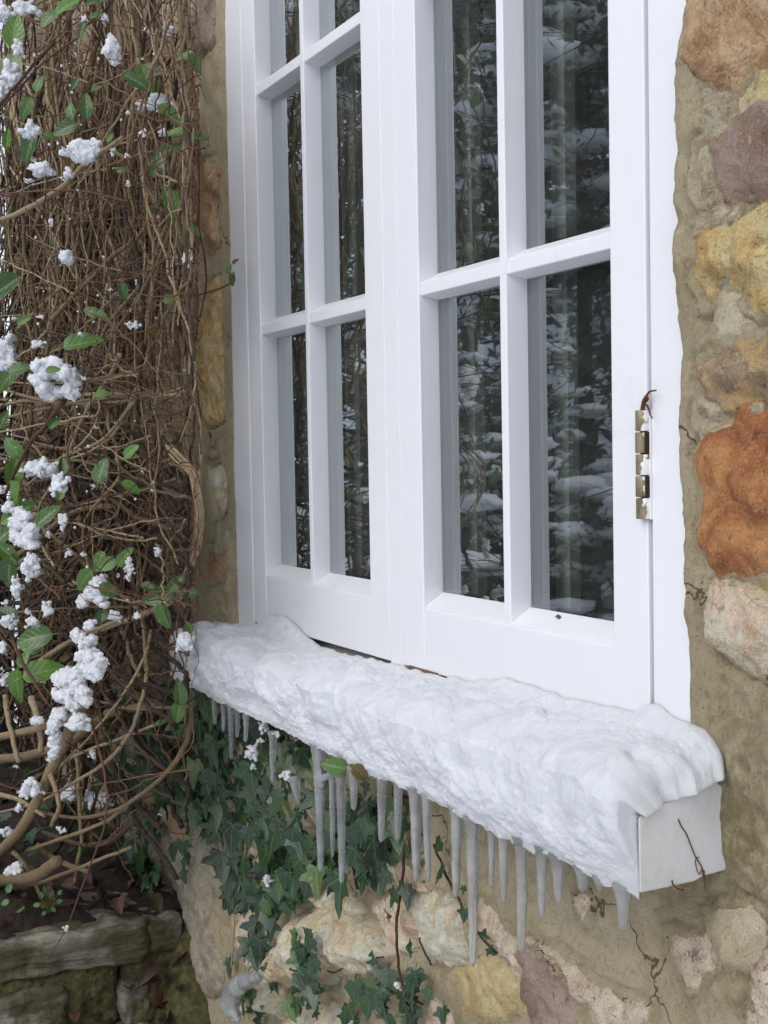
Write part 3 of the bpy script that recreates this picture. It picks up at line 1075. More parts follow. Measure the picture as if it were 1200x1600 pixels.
for i in range(5):
    z0, z1 = hz0 + i * kn + .0006, hz0 + (i + 1) * kn - .0006
    off = 0.0014 if i % 2 else 0.0
    rr = .0068 - off * .35
    a = np.linspace(0, 2 * math.pi, 20, endpoint=False)
    # squarish rolled knuckle
    cx = hx + .001 - off
    ring = np.stack([cx + rr * np.sign(np.cos(a)) * np.abs(np.cos(a)) ** .7, -.003 + rr * np.sign(np.sin(a)) * np.abs(np.sin(a)) ** .7], -1)
    rings = [np.column_stack([cx + (ring[:, 0] - cx) * s, -.003 + (ring[:, 1] + .003) * s, np.full(20, z)]) for z, s in ((z0, .1), (z0, .92), (z0 + .0006, 1), (z1 - .0006, 1), (z1, .92), (z1, .1))]
    V, F = prism(None, rings)
    put('knuckle', V, F, BRASS, bv)
    if i % 2:
        bev_boxes('knuckle_gap', [(cx + rr - .0006, cx + rr + .0022, -.0052, .002, z0, z1)], mat_flat('dark_brown_gap', srgb(46, 22, 16), 0.9), bv, 0)  # dark brown block filling the gap beside the set-back knuckle

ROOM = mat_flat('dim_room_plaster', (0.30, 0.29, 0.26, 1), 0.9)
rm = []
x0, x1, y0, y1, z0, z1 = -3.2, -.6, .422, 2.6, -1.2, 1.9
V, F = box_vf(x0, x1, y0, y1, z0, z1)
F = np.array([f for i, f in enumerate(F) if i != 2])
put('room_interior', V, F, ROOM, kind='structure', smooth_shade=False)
# ---------------------------------------------------------------- snow on the sill
TOPLINE = [(284, 1000), (300, 974), (330, 971), (378, 985), (405, 975), (425, 961), (446, 964), (470, 985), (500, 1011), (560, 1026), (610, 1035), (650, 1047), (700, 1058), (740, 1064), (790, 1060), (850, 1079), (900, 1094), (960, 1106), (990, 1110), (1018, 1100), (1036, 1110), (1060, 1122), (1087, 1134), (1110, 1150)]
tl = np.array([at(x, y, -.003) for x, y in TOPLINE])


def sill_snow():
    x0, x1 = -2.222, -.888
    nx, ns = 900, 150
    xs = np.linspace(x0, x1, nx)
    s = np.linspace(0, 1, ns)
    # the sill's own surface: back of the top, nose, bottom of the front face
    L1, L2 = 0.0925, 0.070
    S = s * (L1 + L2)
    by = np.where(S < L1, -.0015 - S, -SP)
    bz = np.where(S < L1, -.2975 - .026 * S / L1, -.3235 - (S - L1))
    X, SS = np.meshgrid(xs, S, indexing='ij')
    wv = .013 * fbm(np.stack([X * 11, X * 0, X * 0 + 2], -1), 3, 47) + .004 * fbm(np.stack([X * 40, SS * 30, X * 0], -1), 2, 48)
    ang = smooth(L1 - .058, L1 + .045, SS + wv) * (math.pi / 2)
    ny, nz = -np.sin(ang), np.cos(ang)
    hb = np.interp(xs, tl[:, 0], tl[:, 2]) + .2975
    hb = np.maximum(hb, .006)[:, None]
    jag = .0022 * fbm(np.stack([xs * 45, xs * 0, xs * 0], -1), 4, 3)[:, None]
    lump = fbm(np.stack([X * 7, SS * 9, X * 0], -1), 3, 51)
    crest = .026 + .008 * lump
    # thicker towards the right, where the bank bulges over the nose
    grow = np.interp(xs, [-2.25, -2.0, -1.6, -1.25, -1.0, -.9], [.012, .019, .025, .033, .040, .040])[:, None] + .005 * lump
    T = np.where(SS < .016, hb + jag + (grow * .5 - hb - jag) * smooth(0, .016, SS) * .6, 0)
    T2 = grow * (0.8 + .25 * np.sin(np.clip((SS - .02) / .08, 0, 1) * math.pi))
    a = smooth(.004, .034, SS)
    T = (hb + jag) * (1 - a) + T2 * a
    facet = smooth(L1 + .006, L1 + .068, SS + wv * .8)
    T = T * (1 - facet) + (.0075 + .0022 * fbm(np.stack([X * 16, SS * 24, X * 0 + 4], -1), 3, 61)) * facet
    T = T * (1 - .75 * smooth(L1 + L2 - .012, L1 + L2, SS))
    # rounded lumps, like a row of pressed scallops
    p = np.stack([X * 7.5, SS * 17, X * 0], -1) + .3 * np.stack([fbm(np.stack([X * 14, SS * 22, X * 0], -1), 3, 71), fbm(np.stack([X * 22, SS * 22, X * 0 + 7], -1), 2, 72), X * 0], -1)
    d, c = worley(p, 81)
    sc = np.clip(1 - (d / .8) ** 2, 0, 1) * (.35 + .65 * c)
    d2, c2 = worley(p * 2.3 + 5, 83)
    sc2 = np.clip(1 - (d2 / .75) ** 2, 0, 1) * c2
    amp = smooth(.012, .05, SS) * (1 - .6 * facet) * smooth(x1, x1 - .04, X)
    T = T + amp * (.021 * sc + .009 * sc2 - .006)
    T = T + (.0018 * fbm(np.stack([X * 34, SS * 62, X * 0], -1), 4, 91) + .0014 * fbm(np.stack([X * 120, SS * 210, X * 0], -1), 4, 95, .62)) * smooth(0, .01, SS)
    T = np.maximum(T, .0016)
    # both ends round off
    er = np.clip((x1 - X) / .032, 0, 1)
    el = np.clip((X - x0) / .055, 0, 1)
    endw = np.clip(1 - (1 - er) ** 2.4, 0, 1) ** (1 / 2.4) * np.sqrt(np.clip(1 - (1 - el) ** 2, 0, 1))
    endf = smooth(0, 1, np.clip((SX1 - .0004 - X) / .05, 0, 1)) * el
    T = T * (.03 + .97 * (endw * (1 - facet) + endf * facet))
    Y = by[None] + ny * T
    Z = bz[None] + nz * T
    Xo = X + .0035 * fbm(np.stack([X * 30, SS * 34, X * 0 + 9], -1), 3, 97)
    rag = .004 * fbm(np.stack([X * 60, SS * 62, SS * 0], -1), 4, 99) * smooth(x1 - .03, x1, X)
    top = smooth(L1 + .02, L1 - .03, SS)
    Xo = Xo + rag * top
    Xo = np.where(top < .5, np.minimum(Xo, SX1 - .0004), Xo)
    Z = Z + (-.005 * smooth(.3, .9, fbm(np.stack([X * 12, X * 0, X * 0], -1), 3, 43)) + .0015 * fbm(np.stack([X * 90, X * 0, X * 0], -1), 3, 44)) * smooth(L1 + L2 - .012, L1 + L2, SS)
    V = np.stack([Xo, Y, Z], -1)
    # close it along the sill and over both ends
    base = np.stack([np.minimum(X, SX1 - .002), by[None] + 0 * X + .0015 * (SS > L1) + 0, bz[None] + 0 * X - .0015 * (SS < L1)], -1)
    n = nx * ns
    idx = np.arange(n).reshape(nx, ns)
    F = [np.stack([idx[:-1, :-1], idx[1:, :-1], idx[1:, 1:], idx[:-1, 1:]], -1).reshape(-1, 4)[:, ::-1]]
    jdx = idx + n
    F.append(np.stack([jdx[:-1, :-1], jdx[1:, :-1], jdx[1:, 1:], jdx[:-1, 1:]], -1).reshape(-1, 4))
    for k in (0, -1):
        q = np.stack([idx[k, :-1], idx[k, 1:], jdx[k, 1:], jdx[k, :-1]], -1)
        F.append(q if k == 0 else q[:, ::-1])
        q = np.stack([idx[:-1, k], idx[1:, k], jdx[1:, k], jdx[:-1, k]], -1)
        F.append(q[:, ::-1] if k == 0 else q)
    return np.vstack([V.reshape(-1, 3), base.reshape(-1, 3)]), np.vstack(F)


V, F = sill_snow()
put('snow_bank', V, F, SNOW, label='thick bank of lumpy wet snow lying along the window sill and over its front face', cat='snow')


def clump(name, px, py, w, h, Y, label, group=None, seed=0, hole=False, mat=None, n=None, squash=1.0, cat='snow', voxel=None, path=None):
    """knobbly lump of snow w x h pixels of the photograph, centred on (px, py) at depth Y"""
    c = at(px, py, Y)
    k = mpp(c)
    rr = random.Random(seed * 7 + int(px) * 3 + int(py))
    W, H = w * k * .5, h * k * .5
    D = (W * H) ** .5 * 0.75 * squash
    G = Geo()
    aa, q0 = 0.0, .35
    n = n or max(12, min(90, int((w * h) ** .5 * 1.7)))
    if path:
        pp = spline(path[0], int(path[1] * 4.5))
        for i, (qx, qy) in enumerate(pp):
            wd = path[2] * rr.uniform(.17, .42) * (.7 + .45 * abs(math.sin(i * .31 + seed)))
            cc = at(qx + rr.uniform(-.3, .3) * path[2], qy - wd * .2 + rr.uniform(-.22, .22) * path[2], Y + rr.uniform(-.006, .006))
            G.add(cc + ICO1_V * wd * k * np.array([rr.uniform(.7, 1.35), rr.uniform(.7, 1.2), rr.uniform(.55, .95)]), ICO1_F)
        n = 0
        W = H = path[2] * k * .6
    for i in range(n):
        if hole:
            a = rr.uniform(0, 6.283)
            q0 = rr.uniform(.42, .78)
            u, v = q0 * math.cos(a), q0 * math.sin(a) - .08
            r = rr.uniform(.2, .42)
        elif i < n * .45:
            a, q = rr.uniform(0, 6.283), rr.uniform(0, 1) ** .6
            u, v = .6 * q * math.cos(a), .6 * q * math.sin(a)
            r = rr.uniform(.2, .36)
        else:                                     # ragged arms
            if i == math.ceil(n * .45) or rr.random() < .3 or i < 2:
                aa, q0 = rr.uniform(0, 6.283), .35
            q0 = min(.92, (q0 if i > math.ceil(n * .45) else .35) + rr.uniform(.05, .2))
            u, v = q0 * math.cos(aa) + rr.uniform(-.1, .1), q0 * math.sin(aa) + rr.uniform(-.1, .1)
            r = rr.uniform(.1, .21)
        rad = r * (W * H) ** .5
        rad = min(rad, .95 * min(W, H) + 1e-4)
        o = RGT * (u * W) + UP * (v * H) - FWD * rr.uniform(-.5, .5) * D
        G.add(c + o + ICO1_V * rad * np.array([rr.uniform(.75, 1.4), rr.uniform(.8, 1.2), rr.uniform(.6, 1)]), ICO1_F)
    V, F, _ = G.get()
    vx = voxel or max(.0009, min(.0024, (W * H) ** .5 / 13))
    try:
        V, F = remeshed(V - c, F, vx)
    except Exception:
        V = V - c
    lab_ = np.arange(len(V))                     # keep the one connected piece
    ed = np.vstack([np.stack([f[:, i], f[:, (i + 1) % f.shape[1]]], -1) for f in F for i in range(f.shape[1])]) if isinstance(F, list) else np.zeros((0, 2), int)
    for _ in range(400):
        old = lab_.copy()
        np.minimum.at(lab_, ed[:, 0], lab_[ed[:, 1]])
        np.minimum.at(lab_, ed[:, 1], lab_[ed[:, 0]])
        lab_ = lab_[lab_]
        if (old == lab_).all():
            break
    u_, n_ = np.unique(lab_, return_counts=True)
    if len(u_) > 1:
        kp = lab_ == u_[n_.argmax()]
        rm = np.cumsum(kp) - 1
        F = [rm[f[kp[f].all(1)]] for f in F if kp[f].all(1).any()]
        V = V[kp]
    N = vert_normals(V, F)
    q = (V + c) * 1.0
    a = .30 * (W * H) ** .5
    sc = .55 / max(.004, (W * H) ** .5)
    V = V + N * (a * .4 * fbm(q * sc * 2.0, 2, 5) + a * .32 * fbm(q * sc * 5.5, 3, 6) + a * .3 * fbm(q * sc * 14, 3, 8))[:, None]
    return put(name, V + c, F, mat or SNOW, label=label, cat=cat, group=group)


# ---------------------------------------------------------------- icicles
ICG = 'icicles hanging along the lower edge of the sill'
ICL = [  # top x, top y, tip x, tip y, width at the top, label
    (335, 1089, 335, 1133, 9, 'short thin icicle at the far left end of the sill'),
    (349, 1096, 349, 1143, 9, 'thin icicle second from the far left end of the sill'),
    (360, 1103, 361, 1187, 10, 'longest icicle of the thin far-left cluster'),
    (371, 1108, 370, 1153, 9, 'thin icicle right of the long one in the far-left cluster'),
    (384, 1114, 384, 1160, 10, 'rightmost icicle of the thin far-left cluster'),
    (427, 1150, 425, 1222, 13, 'lone icicle dripping through the ivy below the left half of the sill'),
    (499, 1168, 501, 1363, 21, 'stout long icicle left of the green leaf, below a sheet of ice'),
    (519, 1212, 519, 1339, 11, 'slim icicle between two thicker ones below the green leaf'),
    (532, 1200, 534, 1380, 16, 'long straight icicle directly below the green leaf in the snow'),
    (552, 1203, 552, 1267, 16, 'short blunt icicle just right of the green leaf'),
    (583, 1203, 583, 1219, 13, 'tiny ice nub right of the green leaf'),
    (597, 1210, 596, 1316, 16, 'first icicle right of the leaf over the orange stone chink'),
    (623, 1222, 620, 1314, 15, 'tapering icicle second right of the leaf, beside red-brown stone'),
    (649, 1235, 650, 1378, 21, 'wide icicle, left one of the close pair above the ivy sprig'),
    (667, 1246, 668, 1378, 15, 'narrower icicle, right one of the close pair above the ivy sprig'),
    (714, 1264, 712, 1403, 20, 'thick icicle left of the very longest one'),
    (738, 1278, 739, 1509, 22, 'longest icicle of all, its tip reaching down past the orange cream stone'),
    (768, 1292, 768, 1388, 13, 'slender icicle right of the longest one'),
    (787, 1300, 786, 1411, 16, 'medium icicle midway between the two longest ones'),
    (815, 1315, 815, 1488, 21, 'second longest icicle, hanging before the tan pink stone'),
    (847, 1328, 846, 1433, 18, 'medium icicle just right of the second longest'),
    (871, 1341, 872, 1413, 19, 'short icicle beside the medium one, blunt tipped'),
    (911, 1360, 911, 1393, 21, 'stubby icicle near the right end of the sill'),
    (937, 1373, 938, 1392, 17, 'flat ice nub near the right end of the sill'),
    (973, 1388, 974, 1458, 24, 'last icicle under the right front corner of the sill'),
]
for i, (x0, y0, x1, y1, w, lab) in enumerate(ICL):
    Yd = -.0905
    A, B = at(x0, y0 - 6, Yd), at(x1, y1, Yd)
    k = mpp(A)
    L = np.linalg.norm(B - A)
    n = max(14, int(L / .0035))
    t = np.linspace(0, 1, n)
    P = A + (B - A) * t[:, None]
    q = np.stack([t * L * 60 + i * 9, t * 0, t * 0], -1)
    P[:, 0] += .0012 * fbm(q * .35, 2, i + 3) * t
    P[:, 1] += .0012 * fbm(q * .35, 2, i + 30) * t
    r0 = w * k * .5
    tip = min(.003, r0 * .45)
    r = (r0 * (1 - t) ** .75 + tip * t) * (1 + .07 * np.sin(t * L * 700 + i + 2 * np.sin(t * 9)) + .06 * fbm(q * 1.0, 2, i + 60))
    r = r * np.sqrt(np.clip((1.003 - t) * L / tip * .9, 0, 1))
    r += r0 * .55 * np.exp(-t * L / .006)
    V, F = tube(P, np.maximum(r, 2e-4), 12)
    V = np.asarray(V)
    V += .00012 * np.stack([fbm(V * 240, 2, i + s) for s in (1, 2, 3)], -1)
    put('icicle', V, F, ICE, origin=A, label=lab, cat='icicle', group=ICG)
# sheet of ice that runs down from the snow into the stout icicle by the leaf
G = Geo()
for j in range(26):
    t = j / 25
    c = at(497 - 7 * (1 - t) + 4 * t, 1150 + 75 * t, -.094)
    r = (.0135 - .006 * t)
    G.add(c + ICO_V * np.array([r, .005, .007]), ICO_F)
for j in range(8):
    t = j / 7
    c = at(505 + 30 * t, 1216 - 16 * t + 10 * t * t, -.094)
    G.add(c + ICO_V * np.array([.006, .0045, .005]), ICO_F)
V, F, _ = G.get()
c0 = V.mean(0)
V, F = remeshed(V - c0, F, .0022)
V = V + vert_normals(V, F) * (.0012 * fbm((V + c0) * 160, 3, 4))[:, None] + c0
put('ice_sheet', V, F, ICE, label='sheet of ice spreading from the snow into the stout icicle by the leaf', cat='ice')
ICEG = 'icy snow lumps caught on the ivy'
for (x, y, w, h, Y, lab) in [
    (412, 1137, 20, 24, -.085, 'small snow lump on the ivy just under the left part of the sill'),
    (406, 1158, 14, 14, -.085, 'tiny snow blob under the lump on the ivy, left part of the sill'),
    (393, 1175, 26, 32, -.08, 'melting snow scrap on an ivy leaf right of the thin icicle cluster'),
    (395, 1196, 13, 18, -.08, 'glassy droplet end of the snow scrap on the ivy'),
    (433, 1148, 18, 14, -.09, 'snow bit at the head of the lone icicle in the ivy'),
    (449, 1211, 24, 22, -.08, 'white snow lump on an ivy leaf left of the ice sheet'),
    (418, 1376, 16, 28, -.06, 'small white snow scrap on ivy midway down the wall'),
    (388, 1506, 14, 12, -.06, 'snow speck on ivy above the big icy lump'),
    (621, 1540, 14, 20, -.06, 'little glassy ice bead on the low ivy under the sill'),
]:
    clump('snow_clump', x, y, w, h, Y, lab, ICEG, mat=SNOW, seed=3)
G = Geo()
for x, y, r in spline([(370, 1592, 6), (362, 1578, 13), (361, 1560, 14), (369, 1545, 14), (383, 1534, 12), (396, 1529, 9), (405, 1526, 5)], 40):
    r *= 1 + .25 * math.sin(x * 3 + y * 2)
    c = at(x + 2 * math.sin(y), y, -.09)
    G.add(c + ICO_V * r * mpp(c), ICO_F)
V, F, _ = G.get()
c0 = V.mean(0)
V, F = remeshed(V - c0, F, .0024)
V = V + vert_normals(V, F) * (.002 * fbm((V + c0) * 90, 3, 4))[:, None] + c0
put('ice_lump', V, F, ICE, label='bent glassy lump of half melted snow on ivy at the foot of the wall', cat='ice')
A, B = at(459, 1214, -.08), at(467, 1258, -.08)
t = np.linspace(0, 1, 16)
V, F = tube(A + (B - A) * t[:, None], .0075 * (1 - t) ** .6 + .0012, 10)
put('icicle', V, F, ICE, origin=A, label='wedge-shaped icicle on an ivy leaf left of the ice sheet', cat='icicle', group=ICEG)
# ---------------------------------------------------------------- the climber left of the window
vine = thing('climbing_shrub', tuple(at(60, 1440, -.22)), 'evergreen climber with a thick tangle of bare brown stems and few green leaves', 'climbing plant')
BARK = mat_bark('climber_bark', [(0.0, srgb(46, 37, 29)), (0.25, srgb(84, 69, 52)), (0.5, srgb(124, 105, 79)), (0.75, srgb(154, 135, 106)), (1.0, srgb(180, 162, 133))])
TWIG = mat_bark('red_brown_twig', [(0.0, srgb(48, 31, 26)), (0.5, srgb(84, 56, 43)), (1.0, srgb(124, 90, 66))])


def pxpath(pts, Y0, Y1=None, n=None, wob=0.0, seed=0):
    """smooth 3-D path through pixel points; depth runs from Y0 to Y1"""
    Y1 = Y0 if Y1 is None else Y1
    n = n or max(10, len(pts) * 7)
    q = spline(pts, n)
    q[:, 0] = np.maximum(q[:, 0], -110)
    t = np.linspace(0, 1, n)
    Y = Y0 + (Y1 - Y0) * t
    P = np.array([at(a, b, y) for (a, b), y in zip(q, Y)])
    if wob:
        s = np.stack([t * n * .35 + seed * 5.1, t * 0, t * 0], -1)
        P = P + wob * np.stack([fbm(s, 3, seed), .7 * fbm(s, 3, seed + 50), .4 * fbm(s, 3, seed + 90)], -1)
    return P


def stem(pts, rpx, Y0, Y1=None, tint=.5, mat=None, name='stem', r1=None, wob=.002, seed=None, sides=8):
    seed = R.randint(0, 9999) if seed is None else seed
    P = pxpath(pts, Y0, Y1, wob=wob, seed=seed)
    k = mpp(P[0])
    t = np.linspace(0, 1, len(P))
    r = (rpx + ((r1 if r1 is not None else rpx * .75) - rpx) * t) * k
    r = r * (1 + .10 * fbm(np.stack([t * len(P) * .5, t * 0 + seed, t * 0], -1), 2, 3))
    V, F = tube(P, r, sides)
    return put(name, V, F, mat or BARK, vine, origin=P[0], attrs={'tint': np.full(len(V), tint)})


HERO = [  # pixel path, radius in pixels, depth, tint
    ([(243, 660), (253, 727), (263, 817), (270, 883), (283, 967)], 4.5, -.10, -.09, .55),
    ([(262, 500), (275, 620), (287, 690), (300, 740)], 3.5, -.11, -.12, .6),
    ([(-20, 637), (67, 622), (167, 615), (277, 616), (295, 587), (290, 560)], 2.5, -.24, -.13, .75),
    ([(-20, 660), (60, 640), (170, 622), (270, 622), (292, 600)], 2.5, -.23, -.13, .7),
    ([(-20, 600), (80, 628), (180, 628), (285, 606), (296, 570)], 2.2, -.25, -.13, .6),
    ([(210, 627), (160, 687), (100, 715), (40, 760)], 3, -.2, -.26, .72),
    ([(230, 560), (190, 660), (150, 700), (95, 722)], 2.5, -.19, -.22, .8),
    ([(-20, 350), (43, 327), (100, 290), (133, 257), (190, 215)], 4, -.30, -.2, .8),
    ([(80, 500), (117, 460), (167, 410), (240, 350)], 4, -.26, -.15, .5),
    ([(193, -30), (197, 17), (207, 57), (230, 100), (243, 112), (250, 180)], 7.5, -.14, -.12, .5),
    ([(152, 240), (157, 300), (163, 350), (187, 420), (196, 470)], 4, -.18, -.16, .62),
    ([(192, 240), (197, 300), (200, 340), (223, 383), (240, 430)], 3.5, -.18, -.15, .6),
    ([(267, 333), (240, 407), (207, 460), (173, 500), (140, 560)], 3.5, -.16, -.22, .6),
    ([(272, 345), (243, 415), (212, 470), (178, 520)], 3, -.17, -.22, .5),
    ([(180, 520), (178, 580), (174, 620)], 2.2, -.2, -.2, .8),
    ([(300, 1109), (296, 1142), (277, 1187), (232, 1232), (180, 1266), (112, 1277), (50, 1266)], 4.2, -.13, -.30, .42),
    ([(222, 960), (225, 1000), (229, 1049), (221, 1094), (202, 1146), (165, 1191), (112, 1225), (56, 1255), (-20, 1274)], 3.4, -.14, -.30, .75),
    ([(236, 985), (227, 1026), (195, 1082), (150, 1139), (94, 1199), (60, 1244)], 2.6, -.15, -.30, .8),
    ([(135, 1085), (105, 1150), (82, 1199), (60, 1247), (34, 1292), (-12, 1345)], 11, -.26, -.34, .6),
    ([(-20, 1190), (56, 1178), (112, 1157), (169, 1116), (247, 1099)], 8, -.3, -.12, .55),
    ([(-20, 1156), (50, 1140), (95, 1128)], 6.5, -.34, -.3, .65),
    ([(247, 1131), (180, 1157), (112, 1184), (71, 1221), (40, 1270)], 3, -.14, -.3, .85),
    ([(240, 1259), (210, 1285), (169, 1315), (124, 1319), (67, 1300)], 5.5, -.1, -.22, .25),
    ([(22, 1330), (45, 1362), (67, 1404)], 4, -.32, -.28, .6),
    ([(56, 1320), (90, 1345), (139, 1362)], 5, -.28, -.2, .55),
    ([(-20, 1378), (49, 1370), (90, 1345)], 10, -.34, -.3, .45),
    ([(60, 1035), (117, 1000), (187, 973), (253, 947), (285, 931)], 4.5, -.24, -.11, .85),
    ([(70, 1028), (127, 992), (190, 968)], 4, -.26, -.2, .7),
    ([(50, 1090), (60, 1130), (66, 1175)], 6, -.3, -.3, .8),
    ([(283, 930), (288, 980), (300, 1010)], 3, -.09, -.08, .4),
    ([(215, 960), (240, 1000), (262, 1040)], 4.5, -.12, -.1, .35),
    ([(8, 1085), (14, 1130), (30, 1190)], 5, -.34, -.34, .7),
    ([(112, 1160), (122, 1200), (124, 1270)], 4, -.2, -.2, .7),
    ([(80, 1210), (92, 1260), (80, 1290)], 4.5, -.3, -.3, .65),
    ([(40, 1330), (150, 1290), (200, 1260)], 3, -.3, -.2, .6),
    ([(-15, 1395), (60, 1380), (150, 1345), (205, 1324)], 3, -.33, -.2, .55),
    ([(-10, 1240), (30, 1250), (70, 1275)], 4, -.36, -.3, .7),
    ([(-15, 900), (50, 850), (115, 800), (175, 790)], 4, -.24, -.18, .55),
    ([(100, 800), (135, 850), (160, 920), (185, 970)], 6, -.16, -.15, .4),
    ([(60, 820), (110, 860), (190, 930), (225, 960)], 3.5, -.2, -.15, .55),
]
for h in HERO:
    stem(h[0], h[1], h[2], h[3], h[4])
for i in range(9):                               # the bowed bundle by the mortar edge
    j = R.uniform(-9, 9)
    q = R.uniform(-8, 8)
    stem([(268 + j, 700 + q), (298 + j * .8, 733 + q), (311 + j, 775 + q), (314 + j * .9, 817), (307 + j, 865 - q), (288 + j * .6, 905), (280 + j, 930)], R.uniform(1.6, 2.8), -.19 - .004 * i, -.15 - .003 * i, R.uniform(.55, 1.0))
TWIGS = [
    ([(100, 628), (70, 665), (47, 693), (25, 735), (10, 770)], 4, -.32, -.33),
    ([(311, 610), (283, 677), (253, 727), (227, 783), (200, 843)], 1.8, -.13, -.14),
    ([(295, 108), (306, 160), (310, 210), (311, 317), (308, 440), (309, 505), (293, 560), (263, 582)], 2.2, -.07, -.1),
    ([(306, 345), (320, 403), (322, 450), (312, 497)], 1.6, -.06, -.07),
    ([(187, 467), (250, 465), (300, 463), (353, 446), (366, 425)], 1.4, -.1, -.03),
    ([(-10, 177), (43, 113), (83, 68)], 2.6, -.33, -.33),
    ([(-10, 185), (30, 138), (70, 96), (120, 60)], 1.5, -.31, -.3),
    ([(19, 1000), (41, 1045), (75, 1101)], 3, -.36, -.34),
    ([(131, 1075), (150, 1150), (165, 1225), (163, 1292), (139, 1356), (105, 1450)], 1.8, -.3, -.3),
    ([(105, 1450), (90, 1475), (74, 1500)], 1.0, -.3, -.3),
    ([(140, 1085), (158, 1125), (172, 1152)], 1.4, -.3, -.28),
    ([(138, 1092), (170, 1078), (200, 1076)], 1.2, -.3, -.28),
    ([(20, 750), (60, 800), (160, 775), (215, 770)], 1.6, -.3, -.2),
    ([(316, 600), (300, 560), (292, 500), (300, 430)], 1.5, -.08, -.07),
    ([(255, 100), (258, 200), (280, 300), (280, 420)], 2, -.12, -.1),
    ([(283, 280), (282, 390), (284, 500)], 1.8, -.1, -.1),
    ([(0, 303), (120, 298), (200, 315)], 1.4, -.3, -.25),
    ([(293, 1028), (294, 1048), (296, 1066)], 1.4, -.1, -.1),
]
for tpts, r, ya, yb in TWIGS:
    stem(tpts, r, ya, yb, R.uniform(.35, .8), TWIG, 'twig', wob=.0015)

# the mass of hanging stems: the nearest ones are parts, the rest one tangle
strands = []
for i in range(360):
    x = R.uniform(-45, 298)
    if x < 25 and R.random() < .45:
        continue
    ya = R.uniform(-110, 240) if R.random() < .75 else R.uniform(200, 560)
    yb = ya + R.uniform(260, 640)
    yb = min(yb, 1010 if R.random() < .4 else 900)
    Y0 = -(.03 + .20 * R.random() ** 1.1)
    n = max(4, int((yb - ya) / 70))
    dx, pts = R.gauss(-.02, .17), []
    ph, am = R.uniform(0, 6.3), R.uniform(6, 34)
    wl_ = R.uniform(60, 190)
    for kx in range(n + 1):
        yy = ya + (yb - ya) * kx / n
        xx = x + dx * (yy - ya) + am * math.sin(ph + yy / wl_) + R.uniform(-6, 6)
        if yy > 480:
            xx -= (yy - 480) * R.uniform(0, .22) * (1 if x < 220 else .3)
        lim = 300 if yy < 600 else 312 if yy < 900 else 286
        xx = min(xx, lim + R.uniform(-14, 2))
        pts.append((xx, yy))
    rp = R.choice([1.0, 1.2, 1.5, 1.8, 2.2, 2.8, 3.8]) * R.uniform(.85, 1.2)
    strands.append((Y0, pts, rp, min(1, max(0, R.gauss(.5, .28)))))
strands.sort(key=lambda s: s[0] - s[2] * .02)
G = Geo()
for i, (Y0, pts, rp, tint) in enumerate(strands):
    if i < 190:
        stem(pts, rp, Y0, Y0 + R.uniform(-.03, .05), tint, sides=6, wob=.004)
    else:
        tint = max(0, tint - .22)  # stems further back tinted darker: shade inside the tangle put into the colour
        P = pxpath(pts, Y0, Y0 + R.uniform(-.03, .05), wob=.004, seed=i)
        V, F = tube(P, rp * mpp(P[0]), 5)
        G.add(V, F, tint)
for i in range(170):                              # long sweeping arcs across the middle and the bottom
    x0, y0 = R.uniform(60, 305), R.uniform(520, 960) if i < 70 else R.uniform(-40, 700)
    L = R.uniform(120, 330)
    a = R.uniform(2.0, 4.0) - (y0 - 700) / 900 if i < 70 else R.uniform(1.7, 5.2)
    pts = [(x0, y0)]
    cv = R.uniform(-1.6, 1.6)
    for kx in range(1, 6):
        a += cv / 5
        pts.append((pts[-1][0] + L / 5 * math.cos(a), pts[-1][1] - L / 5 * math.sin(a) * .6))
    Y0 = -R.uniform(.08, .24)
    pts = [(min(a_, 304 + b_ % 7), b_) for a_, b_ in pts]
    P = pxpath(pts, Y0, Y0 - R.uniform(0, .08), wob=.004, seed=i + 700)
    V, F = tube(P, (R.uniform(1.0, 2.6) if i < 70 else R.uniform(.8, 1.9)) * mpp(P[0]), 5)
    G.add(V, F, min(1, max(0, R.gauss(.58, .2))))
for i in range(330):                              # dense undergrowth behind and below, low tint painting in the shade of the gaps
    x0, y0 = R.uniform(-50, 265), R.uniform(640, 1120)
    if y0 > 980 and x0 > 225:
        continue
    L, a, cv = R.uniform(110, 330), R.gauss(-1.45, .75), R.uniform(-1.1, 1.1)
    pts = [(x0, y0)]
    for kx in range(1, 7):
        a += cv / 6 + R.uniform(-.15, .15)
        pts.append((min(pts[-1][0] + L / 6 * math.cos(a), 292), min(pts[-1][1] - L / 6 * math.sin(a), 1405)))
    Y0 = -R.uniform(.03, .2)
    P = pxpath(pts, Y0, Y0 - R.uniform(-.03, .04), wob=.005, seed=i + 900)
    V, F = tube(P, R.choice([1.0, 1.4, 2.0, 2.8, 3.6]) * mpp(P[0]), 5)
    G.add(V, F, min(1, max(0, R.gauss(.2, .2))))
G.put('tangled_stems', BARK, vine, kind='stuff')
G = Geo()
